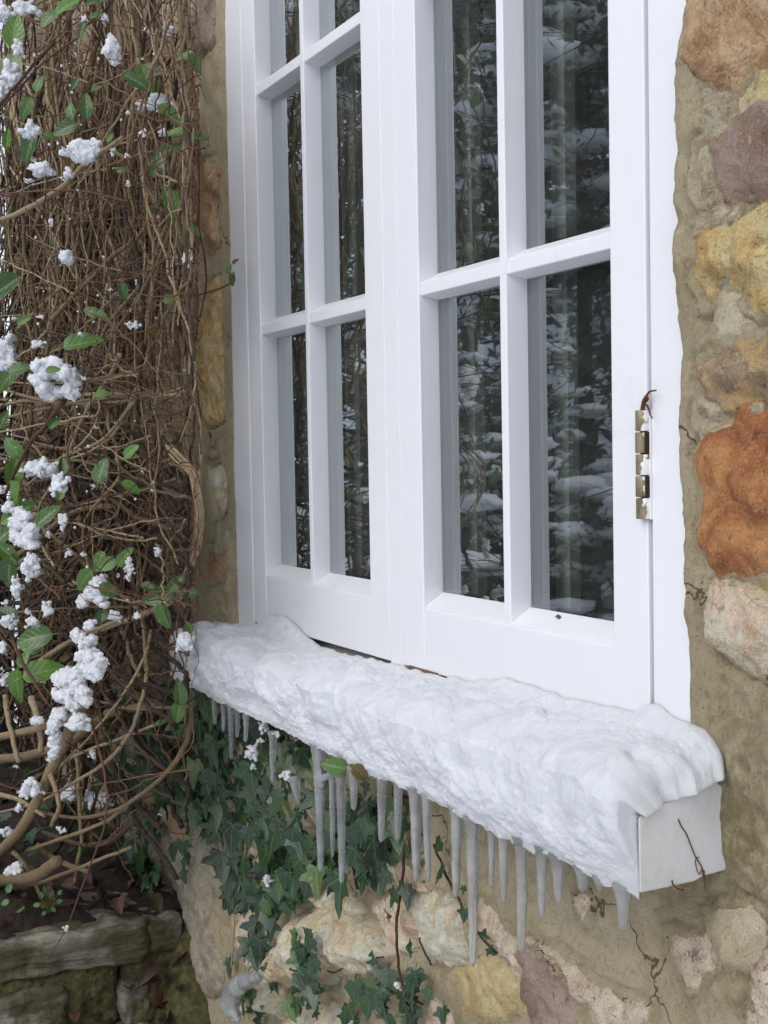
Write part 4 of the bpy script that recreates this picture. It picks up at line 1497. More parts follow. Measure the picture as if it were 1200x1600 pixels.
for i in range(680):
    x0 = R.uniform(-50, 300)
    y0 = R.uniform(-60, 1000) if R.random() < .9 else R.uniform(900, 1330)
    if y0 > 980:
        x0 = R.uniform(-50, 200)
    L = R.uniform(60, 230)
    a = R.uniform(0, 6.283) if R.random() < .4 else R.choice([R.gauss(.4, .4), R.gauss(2.7, .4), R.gauss(-.5, .4)])
    pts, cv = [(x0, y0)], R.uniform(-1.3, 1.3)
    for kx in range(1, 6):
        a += cv / 5 + R.uniform(-.12, .12)
        nx_ = pts[-1][0] + L / 5 * math.cos(a)
        pts.append((min(nx_, 306 + R.uniform(-6, 6)), pts[-1][1] - L / 5 * math.sin(a)))
    Y0 = -(.06 + .26 * R.random())
    P = pxpath(pts, Y0, Y0 + R.uniform(-.04, .05), wob=.003, seed=i + 1700)
    V, F = tube(P, R.uniform(.55, 1.35) * mpp(P[0]) * np.linspace(1, .6, len(P)), 4)
    G.add(V, F, R.uniform(0, 1))
G.put('fine_twigs', TWIG, vine, kind='stuff')

# oval leaves
LEAF = mat_leaf('climber_leaf_green', srgb(38, 66, 26), srgb(82, 116, 44), srgb(128, 150, 84))
LEAF_PALE = mat_leaf('pale_leaf_underside', srgb(112, 128, 88), srgb(134, 146, 104), srgb(160, 168, 130), .6)
LEAF_BRONZE = mat_leaf('bronzed_leaf', srgb(84, 74, 36), srgb(112, 84, 46), srgb(140, 116, 70))


def leaf_mesh(name, mat, fold, droop, wide):
    nu, nv = 7, 11
    u = np.linspace(-1, 1, nu)
    v = np.linspace(0, 1, nv)
    U, Vv = np.meshgrid(u, v, indexing='ij')
    wv = wide * .5 * np.sin(np.pi * np.clip(Vv, .0, 1) ** .85) ** .62 * (1 - .25 * Vv)
    wv[:, 0] = .012
    wv[:, -1] = .004
    X = U * wv
    Z = fold * np.abs(U) * wv * 1.2 - droop * Vv ** 2 + .02 * np.sin(Vv * 17 + U * 3) * np.abs(U)
    V = np.stack([X, Vv, Z], -1).reshape(-1, 3)
    i = np.arange(nu * nv).reshape(nu, nv)
    F = np.stack([i[:-1, :-1], i[1:, :-1], i[1:, 1:], i[:-1, 1:]], -1).reshape(-1, 4)
    n0 = len(V)
    Vt, Ft = tube([(0, -.22, -.03), (0, -.1, -.01), (0, .02, 0)], .014, 4)
    uv = np.vstack([np.stack([U, Vv], -1).reshape(-1, 2), np.zeros((len(Vt), 2))])
    return mesh_np(name, np.vstack([V, Vt]), [F] + [f + n0 for f in Ft], mat, uv=uv)


LM = {
    'g': [leaf_mesh('leaf', LEAF, f, d, w) for f, d, w in ((.35, .12, .62), (.2, .25, .7), (.5, .05, .55), (.3, .35, .66))],
    'p': [leaf_mesh('leaf', LEAF_PALE, .2, .15, .72)],
    'b': [leaf_mesh('leaf', LEAF_BRONZE, .4, .2, .6)],
}


def orient(t, nrm):
    y = np.asarray(t, float)
    y = y / np.linalg.norm(y)
    z = np.asarray(nrm, float) - y * (np.asarray(nrm) @ y)
    z = z / np.linalg.norm(z)
    x = np.cross(y, z)
    return Matrix(((x[0], y[0], z[0]), (x[1], y[1], z[1]), (x[2], y[2], z[2])))


def add_leaf(parent, name, me, px, py, size, ang, Y, tilt, up=.5):
    """leaf whose middle stands at the pixel, `size` pixels long, tip towards `ang` degrees (0 = right, 90 = up) in view"""
    c = at(px, py, Y)
    k = size * mpp(c)
    a = math.radians(ang)
    t = RGT * math.cos(a) + UP * math.sin(a) + FWD * R.uniform(-.25, .25)
    t = t / np.linalg.norm(t)
    n = -FWD * 1.1 + np.array([0, 0, 1.0]) * up + np.array([R.uniform(-tilt, tilt) for _ in range(3)])
    o = link(name, me, c - t * k * .5, parent)
    Mx = Matrix.Diagonal((k, k, k)).to_3x3()
    o.rotation_mode = 'QUATERNION'
    o.rotation_quaternion = orient(t, n).to_quaternion()
    o.scale = (k, k, k)
    return o


VL = [(22, 47, 44, 70), (103, 10, 38, 200), (75, 28, 30, 210), (150, 3, 27, 20), (60, 130, 24, 80), (40, 168, 30, 240), (110, 172, 24, 120), (135, 165, 34, 100), (210, 125, 36, 160), (232, 126, 54, -55), (244, 118, 36, 20), (266, 180, 40, -40), (100, 200, 34, 190), (80, 212, 18, 0), (45, 232, 42, 240), (172, 215, 16, 60), (275, 206, 28, 160), (302, 213, 32, 15), (262, 236, 40, 45), (245, 258, 32, 250), (292, 87, 30, 180), (305, 98, 28, -60), (290, 185, 20, 40), (268, 318, 40, -70), (236, 328, 18, 250), (300, 358, 24, -30), (270, 467, 26, 10), (193, 455, 24, -60), (143, 487, 24, 160), (160, 493, 18, -20), (5, 450, 58, 200), (38, 500, 22, 30), (130, 535, 54, 10), (30, 575, 32, 10), (10, 590, 44, 230), (160, 615, 20, 0), (85, 660, 22, 60), (205, 705, 26, 50), (157, 735, 36, 80), (22, 742, 44, 260), (62, 722, 22, 30), (98, 728, 26, 100), (28, 765, 42, 250), (205, 762, 28, -40), (75, 805, 40, 50), (95, 770, 20, 70), (25, 802, 52, 200), (4, 838, 46, 60), (22, 790, 30, 60), (12, 895, 44, 250), (10, 862, 40, 130), (45, 878, 28, 0), (165, 882, 30, 200), (195, 870, 32, 60), (153, 877, 30, 240), (130, 907, 38, 230), (170, 922, 28, -30), (248, 932, 46, 200), (230, 915, 24, 150), (274, 912, 28, 60), (298, 925, 24, 0), (256, 962, 38, -80), (10, 957, 34, 150), (160, 958, 24, 90), (52, 996, 50, -160), (295, 980, 18, 120), (68, 1047, 56, 10), (25, 1073, 46, -100), (36, 1030, 24, 60), (45, 1008, 38, 160), (281, 1083, 34, 100), (278, 1113, 32, 250), (250, 1130, 16, 200), (357, 420, 15, 80), (363, 437, 18, -80), (32, 1420, 14, 30), (118, 130, 20, 60), (128, 48, 24, 250), (12, 215, 26, 80), (150, 25, 20, 190), (20, 700, 34, 130), (6, 655, 28, 60), (190, 265, 14, 20), (180, 240, 14, 140)]
for (x, y, s, a) in VL:
    y_ = -.32 if x < 120 else -.28 if x < 230 else -.2
    if x > 340:
        y_ = -.035
    add_leaf(vine, 'leaf', R.choice(LM['g']), x, y, s * 1.22, a + R.uniform(-12, 12), y_, .5)
for (x, y, s, a) in [(15, 108, 66, 70), (278, 390, 50, 80), (178, 878, 34, 10), (150, 137, 22, 30)]:
    add_leaf(vine, 'leaf', LM['p'][0], x, y, s, a, -.3 if x < 100 else -.14, .3)['label'] = 'pale grey-green leaf with snow melt on it'
for (x, y, s, a) in [(233, 304, 32, 110), (368, 408, 14, 50), (150, 905, 24, 240), (240, 520, 36, -20), (304, 338, 14, 80)]:
    add_leaf(vine, 'leaf', LM['b'][0], x, y, s, a, -.03 if x > 340 else -.16, .4)['label'] = 'bronze tinted leaf'
# ---------------------------------------------------------------- snow in the climber
SG = 'snow clumps caught in the climber'
CL = [
    (38, 14, 54, 26, 'snow lump on the topmost leaves at the upper left corner'), (6, 24, 26, 34, 'snow lump cut by the left edge at the very top'),
    (30, 77, 24, 28, 'round snow ball on a twig above the big pale leaf'), (18, 118, 38, 52, 'half-melted snow lying on the big pale leaf, upper left'),
    (3, 142, 26, 36, 'snow at the left edge under the big pale leaf'), (175, 76, 32, 48, 'forked snow clump on thin stems near the top, right of the thick trunk'),
    (262, 45, 18, 46, 'narrow upright streak of snow near the top by the wall strip'), (240, 162, 70, 28, 'wide flat snow clump under the two dark green leaves'),
    (48, 203, 42, 30, 'ragged snow clump, upper left, above a hanging green leaf'), (127, 237, 66, 42, 'large loaf-shaped snow clump in the upper middle of the tangle'),
    (62, 262, 46, 32, 'sloping snow clump left of the drooping red twigs, below the loaf-shaped one'), (107, 272, 20, 26, 'small snow clump hanging under the loaf-shaped one'),
    (255, 205, 20, 18, 'small snow clump beside the olive leaf near the wall strip'), (103, 404, 22, 42, 'upright lone snow clump in the dark middle of the stems'),
    (293, 408, 24, 32, 'snow clump below the pale round leaf by the wall strip'), (207, 508, 28, 18, 'snow cap on a dull leaf in the middle of the climber'),
    (10, 556, 46, 62, 'big snow lump at the left edge beside the ring-shaped one'), (58, 538, 30, 16, 'thin snow strip above the ring-shaped lump'),
    (64, 732, 64, 32, 'snow clump lying on leaves left of the puckered round leaf'), (91, 755, 30, 42, 'snow hanging down a drooping leaf in the left middle'),
    (240, 758, 10, 26, 'slim snow sliver on a stem near the bowed bundle'), (35, 822, 54, 72, 'tall heap of snow on the leaves at the left, below mid height'),
    (50, 884, 34, 50, 'snow mass just below the tall heap at the left'), (98, 815, 14, 40, 'thin vertical snow streak right of the dark leaf'),
    (27, 918, 22, 44, 'drooping snow on a leaf under the heap at left'), (200, 888, 16, 48, 'vertical snow clump on a twig in the lower middle'),
    (145, 925, 50, 46, 'branching snow clump above the pale bough'), (180, 962, 28, 22, 'round snow clump just above the pale bough'),
    (75, 952, 26, 28, 'square snow clump left of the branching one'), (15, 972, 34, 24, 'low snow lump at the left edge above the big green leaf'),
    (50, 972, 30, 22, 'snow lump left of the end of the pale bough'), (105, 985, 86, 22, 'long snow ridge lying along the pale bough'),
    (213, 963, 16, 16, 'tiny snow ball at the middle of the pale bough'), (128, 1022, 48, 62, 'broad snow mass hanging under the pale bough'),
    (103, 1075, 60, 60, 'biggest lower snow mass in the fork of the boughs'), (85, 1118, 32, 44, 'snow in the crook above the thick slanting bough'),
    (25, 1138, 50, 16, 'snow line along the upper left lower bough'), (38, 1173, 64, 20, 'snow line along the second lower bough'),
    (73, 1180, 26, 60, 'snow streak along the top of the thick slanting bough'), (48, 1232, 42, 38, 'snow lump at the foot of the streak on the thick bough'),
    (30, 1262, 20, 20, 'small snow ball below the lump on the thick bough'), (12, 1300, 26, 22, 'snow on the thick bough at the left edge'),
    (38, 1356, 84, 24, 'snow lying along the lowest dark bough'), (143, 1180, 16, 26, 'snow drop at the node of the dangling twig'),
    (112, 1236, 32, 46, 'grey shaded snow patch behind the lower stems'), (152, 1250, 52, 36, 'shaded snow patch right of the lower stems'),
    (122, 1130, 40, 34, 'snow behind the fork of the boughs'), (5, 1015, 18, 34, 'snow at the left edge above the drooping leaf pair'), (5, 1060, 22, 36, 'snow at the left edge behind the drooping leaf pair'),
    (247, 862, 20, 20, 'snow scrap deep in the shade near the wall strip'), (105, 1451, 14, 12, 'snow bead at the tip of the dangling twig'),
    (290, 1003, 32, 44, 'snow lump over a leaf at the left end of the sill'),
]
PATHS = {
    'long snow ridge lying along the pale bough': ([(62, 1000), (100, 992), (145, 976), (190, 958)], 26, 18),
    'snow line along the upper left lower bough': ([(-4, 1146), (30, 1134), (60, 1126), (92, 1120)], 18, 17),
    'snow line along the second lower bough': ([(-4, 1180), (30, 1170), (62, 1164), (96, 1146), (130, 1128)], 22, 20),
    'snow streak along the top of the thick slanting bough': ([(98, 1130), (88, 1160), (74, 1190), (58, 1222)], 26, 22),
    'snow lying along the lowest dark bough': ([(-6, 1364), (24, 1362), (50, 1352), (76, 1336)], 22, 22),
    'biggest lower snow mass in the fork of the boughs': ([(142, 1010), (128, 1045), (118, 1072), (96, 1092), (78, 1078), (104, 1060), (132, 1085), (110, 1110)], 30, 30),
    'broad snow mass hanging under the pale bough': ([(112, 992), (132, 1004), (150, 1030), (146, 1056), (120, 1030)], 22, 28),
    'snow in the crook above the thick slanting bough': ([(118, 1098), (100, 1112), (86, 1128), (80, 1146)], 20, 24),
    'tall heap of snow on the leaves at the left, below mid height': ([(18, 796), (34, 812), (48, 836), (40, 852), (22, 836), (30, 815), (52, 858)], 29, 28),
    'branching snow clump above the pale bough': ([(165, 905), (150, 918), (138, 930), (126, 946), (150, 925), (160, 945)], 26, 22),
}
for i, (x, y, w, h, lab) in enumerate(CL):
    y_ = -.33 if x < 140 else -.28 if x < 230 else -.2
    if 1215 < y < 1270 and x > 90:
        y_ = -.14
    clump('snow_clump', x, y, w * 1.05, h * 1.05, y_, lab, SG, seed=i, path=PATHS.get(lab))
clump('snow_clump', 85, 592, 84, 78, -.34, 'big ring-shaped snow lump with a green leaf in its middle', SG, seed=5, hole=True, n=34)
add_leaf(vine, 'leaf', LM['g'][0], 83, 578, 24, 10, -.36, .3)
MARKS = [(15, 108, 'big pale leaf'), (127, 237, 'loaf-shaped snow lump'), (85, 592, 'ring-shaped snow lump'), (35, 822, 'tall snow heap'), (187, 970, 'pale bough'), (70, 1220, 'thick slanting bough'),
         (312, 800, 'bowed stem bundle'), (363, 425, 'sprig by the frame'), (232, 126, 'dark leaf pair'), (103, 404, 'lone upright snow clump'), (205, 35, 'thick trunk'), (205, 705, 'puckered round leaf'), (105, 1440, 'dangling twig tip'), (130, 535, 'broad leaf'), (278, 390, 'pale round leaf'), (248, 932, 'big round leaf')]
USED = {}


def where(what, x, y, marks, tail=''):
    """a label that says where a small thing stands next to something one can find"""
    for d, mx_, my_, nm in sorted((math.hypot(x - a, y - b), a, b, nm) for a, b, nm in marks):
        dx_, dy_ = x - mx_, y - my_
        v = 'above' if dy_ < 0 else 'below'
        hz = 'left' if dx_ < 0 else 'right'
        rel = v if abs(dy_) > 2.4 * abs(dx_) else hz + ' of' if abs(dx_) > 2.4 * abs(dy_) else v + ' and ' + hz + ' of'
        lab = '%s %s %s the %s%s' % (what, 'close' if d < 55 else 'some way' if d < 130 else 'far', rel, nm, tail)
        if lab not in USED:
            break
    USED[lab] = 1
    return lab


SM = [(45, 110, 16, 22), (130, 30, 18, 16), (163, 30, 14, 24), (182, 97, 20, 18), (228, 47, 14, 10), (245, 85, 10, 22), (118, 83, 8, 14), (243, 135, 9, 14), (200, 176, 11, 9), (178, 236, 16, 16), (198, 243, 13, 13), (225, 208, 14, 18), (45, 282, 22, 14), (265, 288, 13, 18), (200, 290, 10, 20), (80, 348, 13, 16), (248, 340, 8, 14), (172, 452, 12, 8), (213, 440, 7, 14), (55, 370, 9, 9), (62, 495, 18, 8), (22, 498, 14, 8), (125, 522, 12, 12), (130, 590, 10, 18), (52, 738, 16, 18), (146, 760, 16, 12), (150, 668, 12, 9), (5, 765, 15, 25), (75, 835, 14, 18), (108, 865, 18, 14), (130, 867, 16, 10), (173, 880, 18, 10), (45, 955, 16, 14), (185, 900, 12, 12), (222, 736, 7, 12), (25, 1197, 16, 8), (170, 1037, 9, 9), (95, 1298, 24, 14), (8, 940, 14, 18), (65, 1060, 16, 20), (250, 1272, 10, 8), (52, 250, 18, 10)]
for i, (x, y, w, h) in enumerate(SM):
    y_ = -.31 if x < 140 else -.26 if x < 230 else -.18
    clump('snow_clump', x, y, w, h, y_, where('scrap of snow' if w + h > 26 else 'tiny snow speck', x, y, MARKS), 'small snow scraps in the climber', seed=i + 200)
G = Geo()
for i in range(100):
    x, y = R.uniform(0, 300), R.uniform(0, 1000)
    c = at(x, y, -.33 if x < 140 else -.24 if x < 230 else -.14)
    G.add(c + ICO1_V * R.uniform(.8, 2.6) * mpp(c) * np.array([R.uniform(.7, 1.3), 1, R.uniform(.7, 1.2)]), ICO1_F)
G.put('snow_flecks', SNOW, kind='stuff', label='sprinkling of tiny snow flecks and drips through the climber', cat='snow')

# ---------------------------------------------------------------- ivy below the sill
ivy = thing('ivy', tuple(at(430, 1600, -.02)), 'dark green ivy with pale veins spreading over the wall under the sill', 'ivy')


def ivy_mesh(shape, cup):
    """five-lobed leaf, stalk at the origin, tip towards +y, about 1 long"""
    if shape == 0:
        H = [(0, 0), (.12, -.10), (.26, -.16), (.36, -.04), (.33, .06), (.52, .12), (.62, .28), (.42, .34), (.27, .42), (.20, .66), (0, 1.0)]
    elif shape == 1:
        H = [(0, 0), (.10, -.10), (.30, -.22), (.32, -.05), (.27, .07), (.45, .20), (.58, .42), (.34, .38), (.20, .46), (.15, .72), (0, 1.02)]
    elif shape == 2:
        H = [(0, 0), (.16, -.08), (.34, -.06), (.36, .06), (.42, .18), (.50, .34), (.36, .42), (.28, .52), (.20, .70), (.10, .86), (0, .98)]
    else:
        H = [(0, 0), (.08, -.10), (.22, -.14), (.25, -.02), (.22, .08), (.36, .16), (.42, .30), (.26, .34), (.16, .46), (.12, .74), (0, 1.06)]
    H = np.array(H)
    half = H[1:-1]
    out = np.vstack([H[:1], half, H[-1:], half[::-1] * np.array([-1, 1])])
    mid = np.array([(0, .12), (0, .35), (0, .65)])
    inner = half * np.array([.5, .62]) + np.array([0, .06])
    P2 = np.vstack([out, mid])
    n = len(out)
    ht = len(half)
    F = []
    # right half fan to the nearest midrib point, left half mirrored
    def mid_of(y):
        return n if y < .2 else n + 1 if y < .5 else n + 2
    for side in (0, 1):
        idx = list(range(0, ht + 2)) if side == 0 else [0] + list(range(n - 1, ht + 1, -1)) + [ht + 1]
        for a, b in zip(idx[:-1], idx[1:]):
            ma, mb = mid_of(P2[a, 1]), mid_of(P2[b, 1])
            tri = (a, b, mb) if side == 0 else (b, a, mb)
            F.append(tri)
            if ma != mb:
                F.append((a, mb, ma) if side == 0 else (mb, a, ma))
    r = np.abs(P2[:, 0])
    z = cup * r - .10 * P2[:, 1] ** 2 + .03 * np.sin(P2[:, 0] * 14) * np.sin(P2[:, 1] * 9)
    V = np.column_stack([P2, z])
    Vt, Ft = tube([(0, -.35, -.16), (0, -.15, -.05), (0, .03, .0)], .018, 4)
    uv = np.vstack([P2, np.tile([.6, -.3], (len(Vt), 1))])
    k = len(V)
    return mesh_np('ivy_leaf', np.vstack([V, Vt]), [np.array(F)] + [f + k for f in Ft], IVY, smooth_shade=True, uv=uv)


IM = [ivy_mesh(s, c) for s in (0, 1, 2, 3) for c in (.22, -.12)]


def in_poly(x, y, poly):
    return poly_sd(np.array([float(x)]), np.array([float(y)]), poly)[0] > 0


IVY_ZONE = [(292, 1105), (330, 1085), (400, 1110), (470, 1150), (486, 1190), (520, 1215), (600, 1240), (640, 1290), (618, 1345), (575, 1388), (545, 1400), (510, 1385), (475, 1395), (452, 1425), (430, 1460), (415, 1490), (398, 1515), (384, 1480), (360, 1430), (345, 1400), (338, 1330), (300, 1300), (262, 1275), (248, 1180), (270, 1120)]
KEEP_OUT = [(434, 1262, 13), (392, 1340, 14), (488, 1270, 10), (360, 1215, 14), (383, 1455, 20), (310, 1330, 26), (596, 1255, 16)]
leaves = []
tries = 0
while len(leaves) < 275 and tries < 6000:
    tries += 1
    x, y = R.uniform(245, 625), R.uniform(1085, 1515)
    if not in_poly(x, y, IVY_ZONE):
        continue
    if any((x - a) ** 2 + (y - b) ** 2 < r * r for a, b, r in KEEP_OUT):
        continue
    s = R.uniform(30, 60) if R.random() < .7 else R.uniform(18, 34)
    if any((x - a[0]) ** 2 + (y - a[1]) ** 2 < (.24 * (s + a[2]) * .5) ** 2 for a in leaves):
        continue
    leaves.append((x, y, s, -90 + R.gauss(0, 32), R.uniform(.012, .05)))
for (x, y, s, a) in [(530, 1400, 70, -95), (495, 1378, 52, -60), (585, 1330, 44, -70), (598, 1380, 40, -100), (565, 1300, 46, -90), (575, 1270, 40, -50), (515, 1320, 46, -120), (430, 1390, 44, -70), (555, 1345, 42, -80), (612, 1300, 30, -60)]:
    leaves.append((x, y, s, a, .05))
for x, y, s, n, w, h in [(478, 1475, 30, 0, 0, 0)]:
    pass
for i in range(26):                               # column of ivy over the big boulder
    t = i / 25
    leaves.append((478 + R.uniform(-20, 20) - 4 * t, 1462 + 122 * t, R.uniform(20, 40), -90 + R.gauss(0, 35), .055))
for i in range(34):                               # low ivy at the foot of the wall
    leaves.append((R.uniform(530, 655), R.uniform(1525, 1600), R.uniform(20, 44), -90 + R.gauss(0, 45), R.uniform(.02, .045)))
for i in range(18):
    leaves.append((R.uniform(350, 440), R.uniform(1510, 1600), R.uniform(18, 36), -90 + R.gauss(0, 45), R.uniform(.02, .05)))
for (x, y, s, a) in [(683, 1322, 30, -120), (686, 1366, 34, -150), (636, 1402, 38, -60), (612, 1405, 34, -110), (607, 1430, 26, 10), (637, 1481, 26, 200), (648, 1546, 26, 10), (668, 1560, 34, -100), (692, 1590, 30, -60), (724, 1392, 14, -80), (724, 1432, 24, -90), (757, 1458, 22, 60), (768, 1487, 20, -20), (580, 1496, 22, 80), (590, 1520, 20, -60), (624, 1390, 30, -130), (600, 1375, 26, -60)]:
    leaves.append((x, y, s, a, .03))
for i in range(150):                              # small dark ivy low behind the stems
    x = R.uniform(-10, 290)
    leaves.append((x, R.uniform(1060 if x > 130 else 1130, 1400), R.uniform(18, 30), -90 + R.gauss(0, 45), R.uniform(.015, .12)))
for i in range(34):                               # ivy in the dark behind the climber's foot
    leaves.append((R.uniform(168, 292), R.uniform(1075, 1290), R.uniform(28, 56), -90 + R.gauss(0, 40), R.uniform(.015, .05)))
for i in range(10):
    leaves.append((R.uniform(140, 225), R.uniform(1325, 1405), R.uniform(34, 60), -80 + R.gauss(0, 40), R.uniform(.02, .08)))
for i in range(14):
    leaves.append((R.uniform(185, 268), R.uniform(740, 920), R.uniform(22, 44), -90 + R.gauss(0, 40), R.uniform(.012, .03)))
REST, RUV = Geo(), []
for il, (x, y, s, a, d) in enumerate(sorted(leaves, key=lambda q: -q[2])):
    c = at(x, y, -d)
    k = s * mpp(c)
    an = math.radians(a)
    t = np.array([math.cos(an) * 1.2, R.uniform(-.35, .05), math.sin(an)])
    n = np.array([.55, -.85, .35]) + np.array([R.uniform(-.45, .45) for _ in range(3)])
    if il >= 300:
        me = R.choice(IM)
        co = np.zeros(len(me.vertices) * 3, np.float32)
        me.vertices.foreach_get('co', co)
        W = co.reshape(-1, 3) * k @ np.array(orient(t, n)).T + c - t / np.linalg.norm(t) * k * .45
        me.calc_loop_triangles()
        tr = np.zeros(len(me.loop_triangles) * 3, np.int32)
        me.loop_triangles.foreach_get('vertices', tr)
        REST.add(W, tr.reshape(-1, 3))
        uvv = np.zeros((len(me.vertices), 2))
        lv = np.zeros(len(me.loops), np.int32)
        me.loops.foreach_get('vertex_index', lv)
        lu = np.zeros(len(me.loops) * 2, np.float32)
        me.uv_layers[0].data.foreach_get('uv', lu)
        uvv[lv] = lu.reshape(-1, 2)
        RUV.append(uvv)
        continue
    o = link('ivy_leaf', R.choice(IM), c - t / np.linalg.norm(t) * k * .45, ivy)
    o.rotation_mode = 'QUATERNION'
    o.rotation_quaternion = orient(t, n).to_quaternion()
    o.scale = (k, k, k)
if REST.n:
    V, F, _ = REST.get()
    put('small_ivy_leaves', V, F, IVY, ivy, uv=np.vstack(RUV), kind='stuff')
IVST = [
    ([(634, 1325), (628, 1380), (620, 1440), (622, 1500), (634, 1555)], 2.4), ([(678, 1320), (694, 1360), (712, 1395), (735, 1440), (775, 1490)], 2.0),
    ([(655, 1465), (664, 1490), (674, 1508)], 1.6), ([(480, 1475), (498, 1500), (520, 1520), (560, 1500), (600, 1495)], 1.4), ([(408, 1385), (402, 1440), (394, 1500)], 1.8),
    ([(388, 1285), (380, 1350), (368, 1420), (360, 1530)], 1.6), ([(330, 1100), (345, 1180), (380, 1260), (430, 1330)], 2.2), ([(480, 1160), (500, 1230), (540, 1310), (560, 1390)], 2.2),
    ([(404, 1265), (425, 1262), (440, 1280)], 1.2), ([(540, 1540), (600, 1545), (660, 1570)], 1.6), ([(478, 1450), (474, 1520), (468, 1590)], 1.8),
]
for i, (pts, r) in enumerate(IVST):
    P = pxpath(pts, -.022, wob=.0015, seed=i + 40)
    V, F = tube(P, r * mpp(P[0]), 6)
    put('stem', V, F, TWIG if i != 5 else BARK, ivy, origin=P[0], attrs={'tint': np.full(len(V), .35 if i != 5 else .9)})
# creeping ivy over the bed's soil
V_, F_, U_, k_ = [], [], [], 0
for i in range(330):
    me = R.choice(IM)
    co = np.zeros(len(me.vertices) * 3, np.float32)
    me.vertices.foreach_get('co', co)
    c = np.array([R.uniform(-4.0, -2.52), R.uniform(-.62, -.03), -.92 + .10 * R.random() ** 2])
    if c[0] > -2.8 and R.random() < .7:
        continue
    a = R.uniform(0, 6.283)
    t = np.array([math.cos(a), math.sin(a), R.uniform(-.5, .2)])
    sz = R.uniform(.03, .06)
    V_.append(co.reshape(-1, 3) * sz @ np.array(orient(t, np.array([R.uniform(-.3, .9), R.uniform(-.9, .3), .8]))).T + c)
    me.calc_loop_triangles()
    tr = np.zeros(len(me.loop_triangles) * 3, np.int32)
    me.loop_triangles.foreach_get('vertices', tr)
    F_.append(tr.reshape(-1, 3) + k_)
    k_ += len(me.vertices)
    uvv = np.zeros((len(me.vertices), 2))
    lv = np.zeros(len(me.loops), np.int32)
    me.loops.foreach_get('vertex_index', lv)
    lu = np.zeros(len(me.loops) * 2, np.float32)
    me.uv_layers[0].data.foreach_get('uv', lu)
    uvv[lv] = lu.reshape(-1, 2)
    U_.append(uvv)
put('ground_ivy', np.vstack(V_), np.vstack(F_), IVY, uv=np.vstack(U_), kind='stuff', label='dark ivy leaves creeping over the soil under the climber', cat='ivy')
# single leaves lying in the snow
o = add_leaf(vine, 'leaf', LM['g'][1], 294, 1012, 20, -100, -.15, .3)
for x, y, s, a, mt, lab in [(522, 1197, 44, 165, LEAF, 'bright green pointed leaf sticking out of the snow above the long icicles'), (563, 1207, 34, -40, LEAF_BRONZE, 'dull olive leaf half frozen in ice beside the bright green one')]:
    me = leaf_mesh('fallen_leaf', mt, .3, .2, .75)
    o = add_leaf(None, 'fallen_leaf', me, x, y, s, a, -.112, .2) if False else None
    c = at(x, y, -.112)
    k = s * mpp(c)
    an = math.radians(a)
    t = RGT * math.cos(an) + UP * math.sin(an)
    o = link('frozen_leaf', me, c - t * k * .5, None, lab, 'leaf')
    o.rotation_mode = 'QUATERNION'
    o.rotation_quaternion = orient(t, -FWD + np.array([0, -.2, .5])).to_quaternion()
    o.scale = (k, k, k)
# ---------------------------------------------------------------- low mossy wall, soil, litter
XF = -2.40                                      # face of the bed wall, seen a little from its right
MOSS = Mat('mossy_slab')
c = MOSS.ramp(MOSS.noise(13, 8, .68, .6, stretch=(1, .45, 2.6)), [(.28, srgb(96, 92, 78)), (.48, srgb(136, 131, 114)), (.66, srgb(176, 171, 154))])
mk = MOSS.step(MOSS.noise(9, 6, .7, .3), .40, .58)
c = MOSS.mix(MOSS.math('MULTIPLY', mk, .85), c, MOSS.ramp(MOSS.noise(70, 5, .7), [(.3, srgb(52, 50, 26)), (.55, srgb(84, 82, 42)), (.75, srgb(112, 108, 62))]))
c = MOSS.mix(MOSS.math('MULTIPLY', MOSS.step(MOSS.noise(120, 5, .7), .58, .7), .6), c, srgb(52, 44, 34))
b1 = MOSS.bump(MOSS.noise(22, 7, .7, .5, stretch=(1, .5, 2.2)), .014, 1.0)
MOSSY = MOSS.done(c, .92, MOSS.bump(MOSS.noise(190, 5, .75), .004, 1.0, b1))
MSOIL = Mat('mossy_earth')
c = MSOIL.ramp(MSOIL.noise(60, 7, .7), [(.3, srgb(56, 52, 30)), (.5, srgb(96, 92, 54)), (.7, srgb(132, 128, 84))])
c = MSOIL.mix(MSOIL.step(MSOIL.noise(14, 5, .7), .5, .62), c, srgb(50, 40, 30))
MSOIL = MSOIL.done(c, .95, MSOIL.bump(MSOIL.noise(90, 6, .75), .012, 1.0))
SOILM = Mat('dark_leaf_mould')
c = SOILM.ramp(SOILM.noise(55, 6, .7), [(.3, srgb(24, 18, 14)), (.5, srgb(46, 34, 26)), (.7, srgb(76, 54, 40))])
SOILM = SOILM.done(c, .95, SOILM.bump(SOILM.noise(70, 6, .7), .012, 1.0))


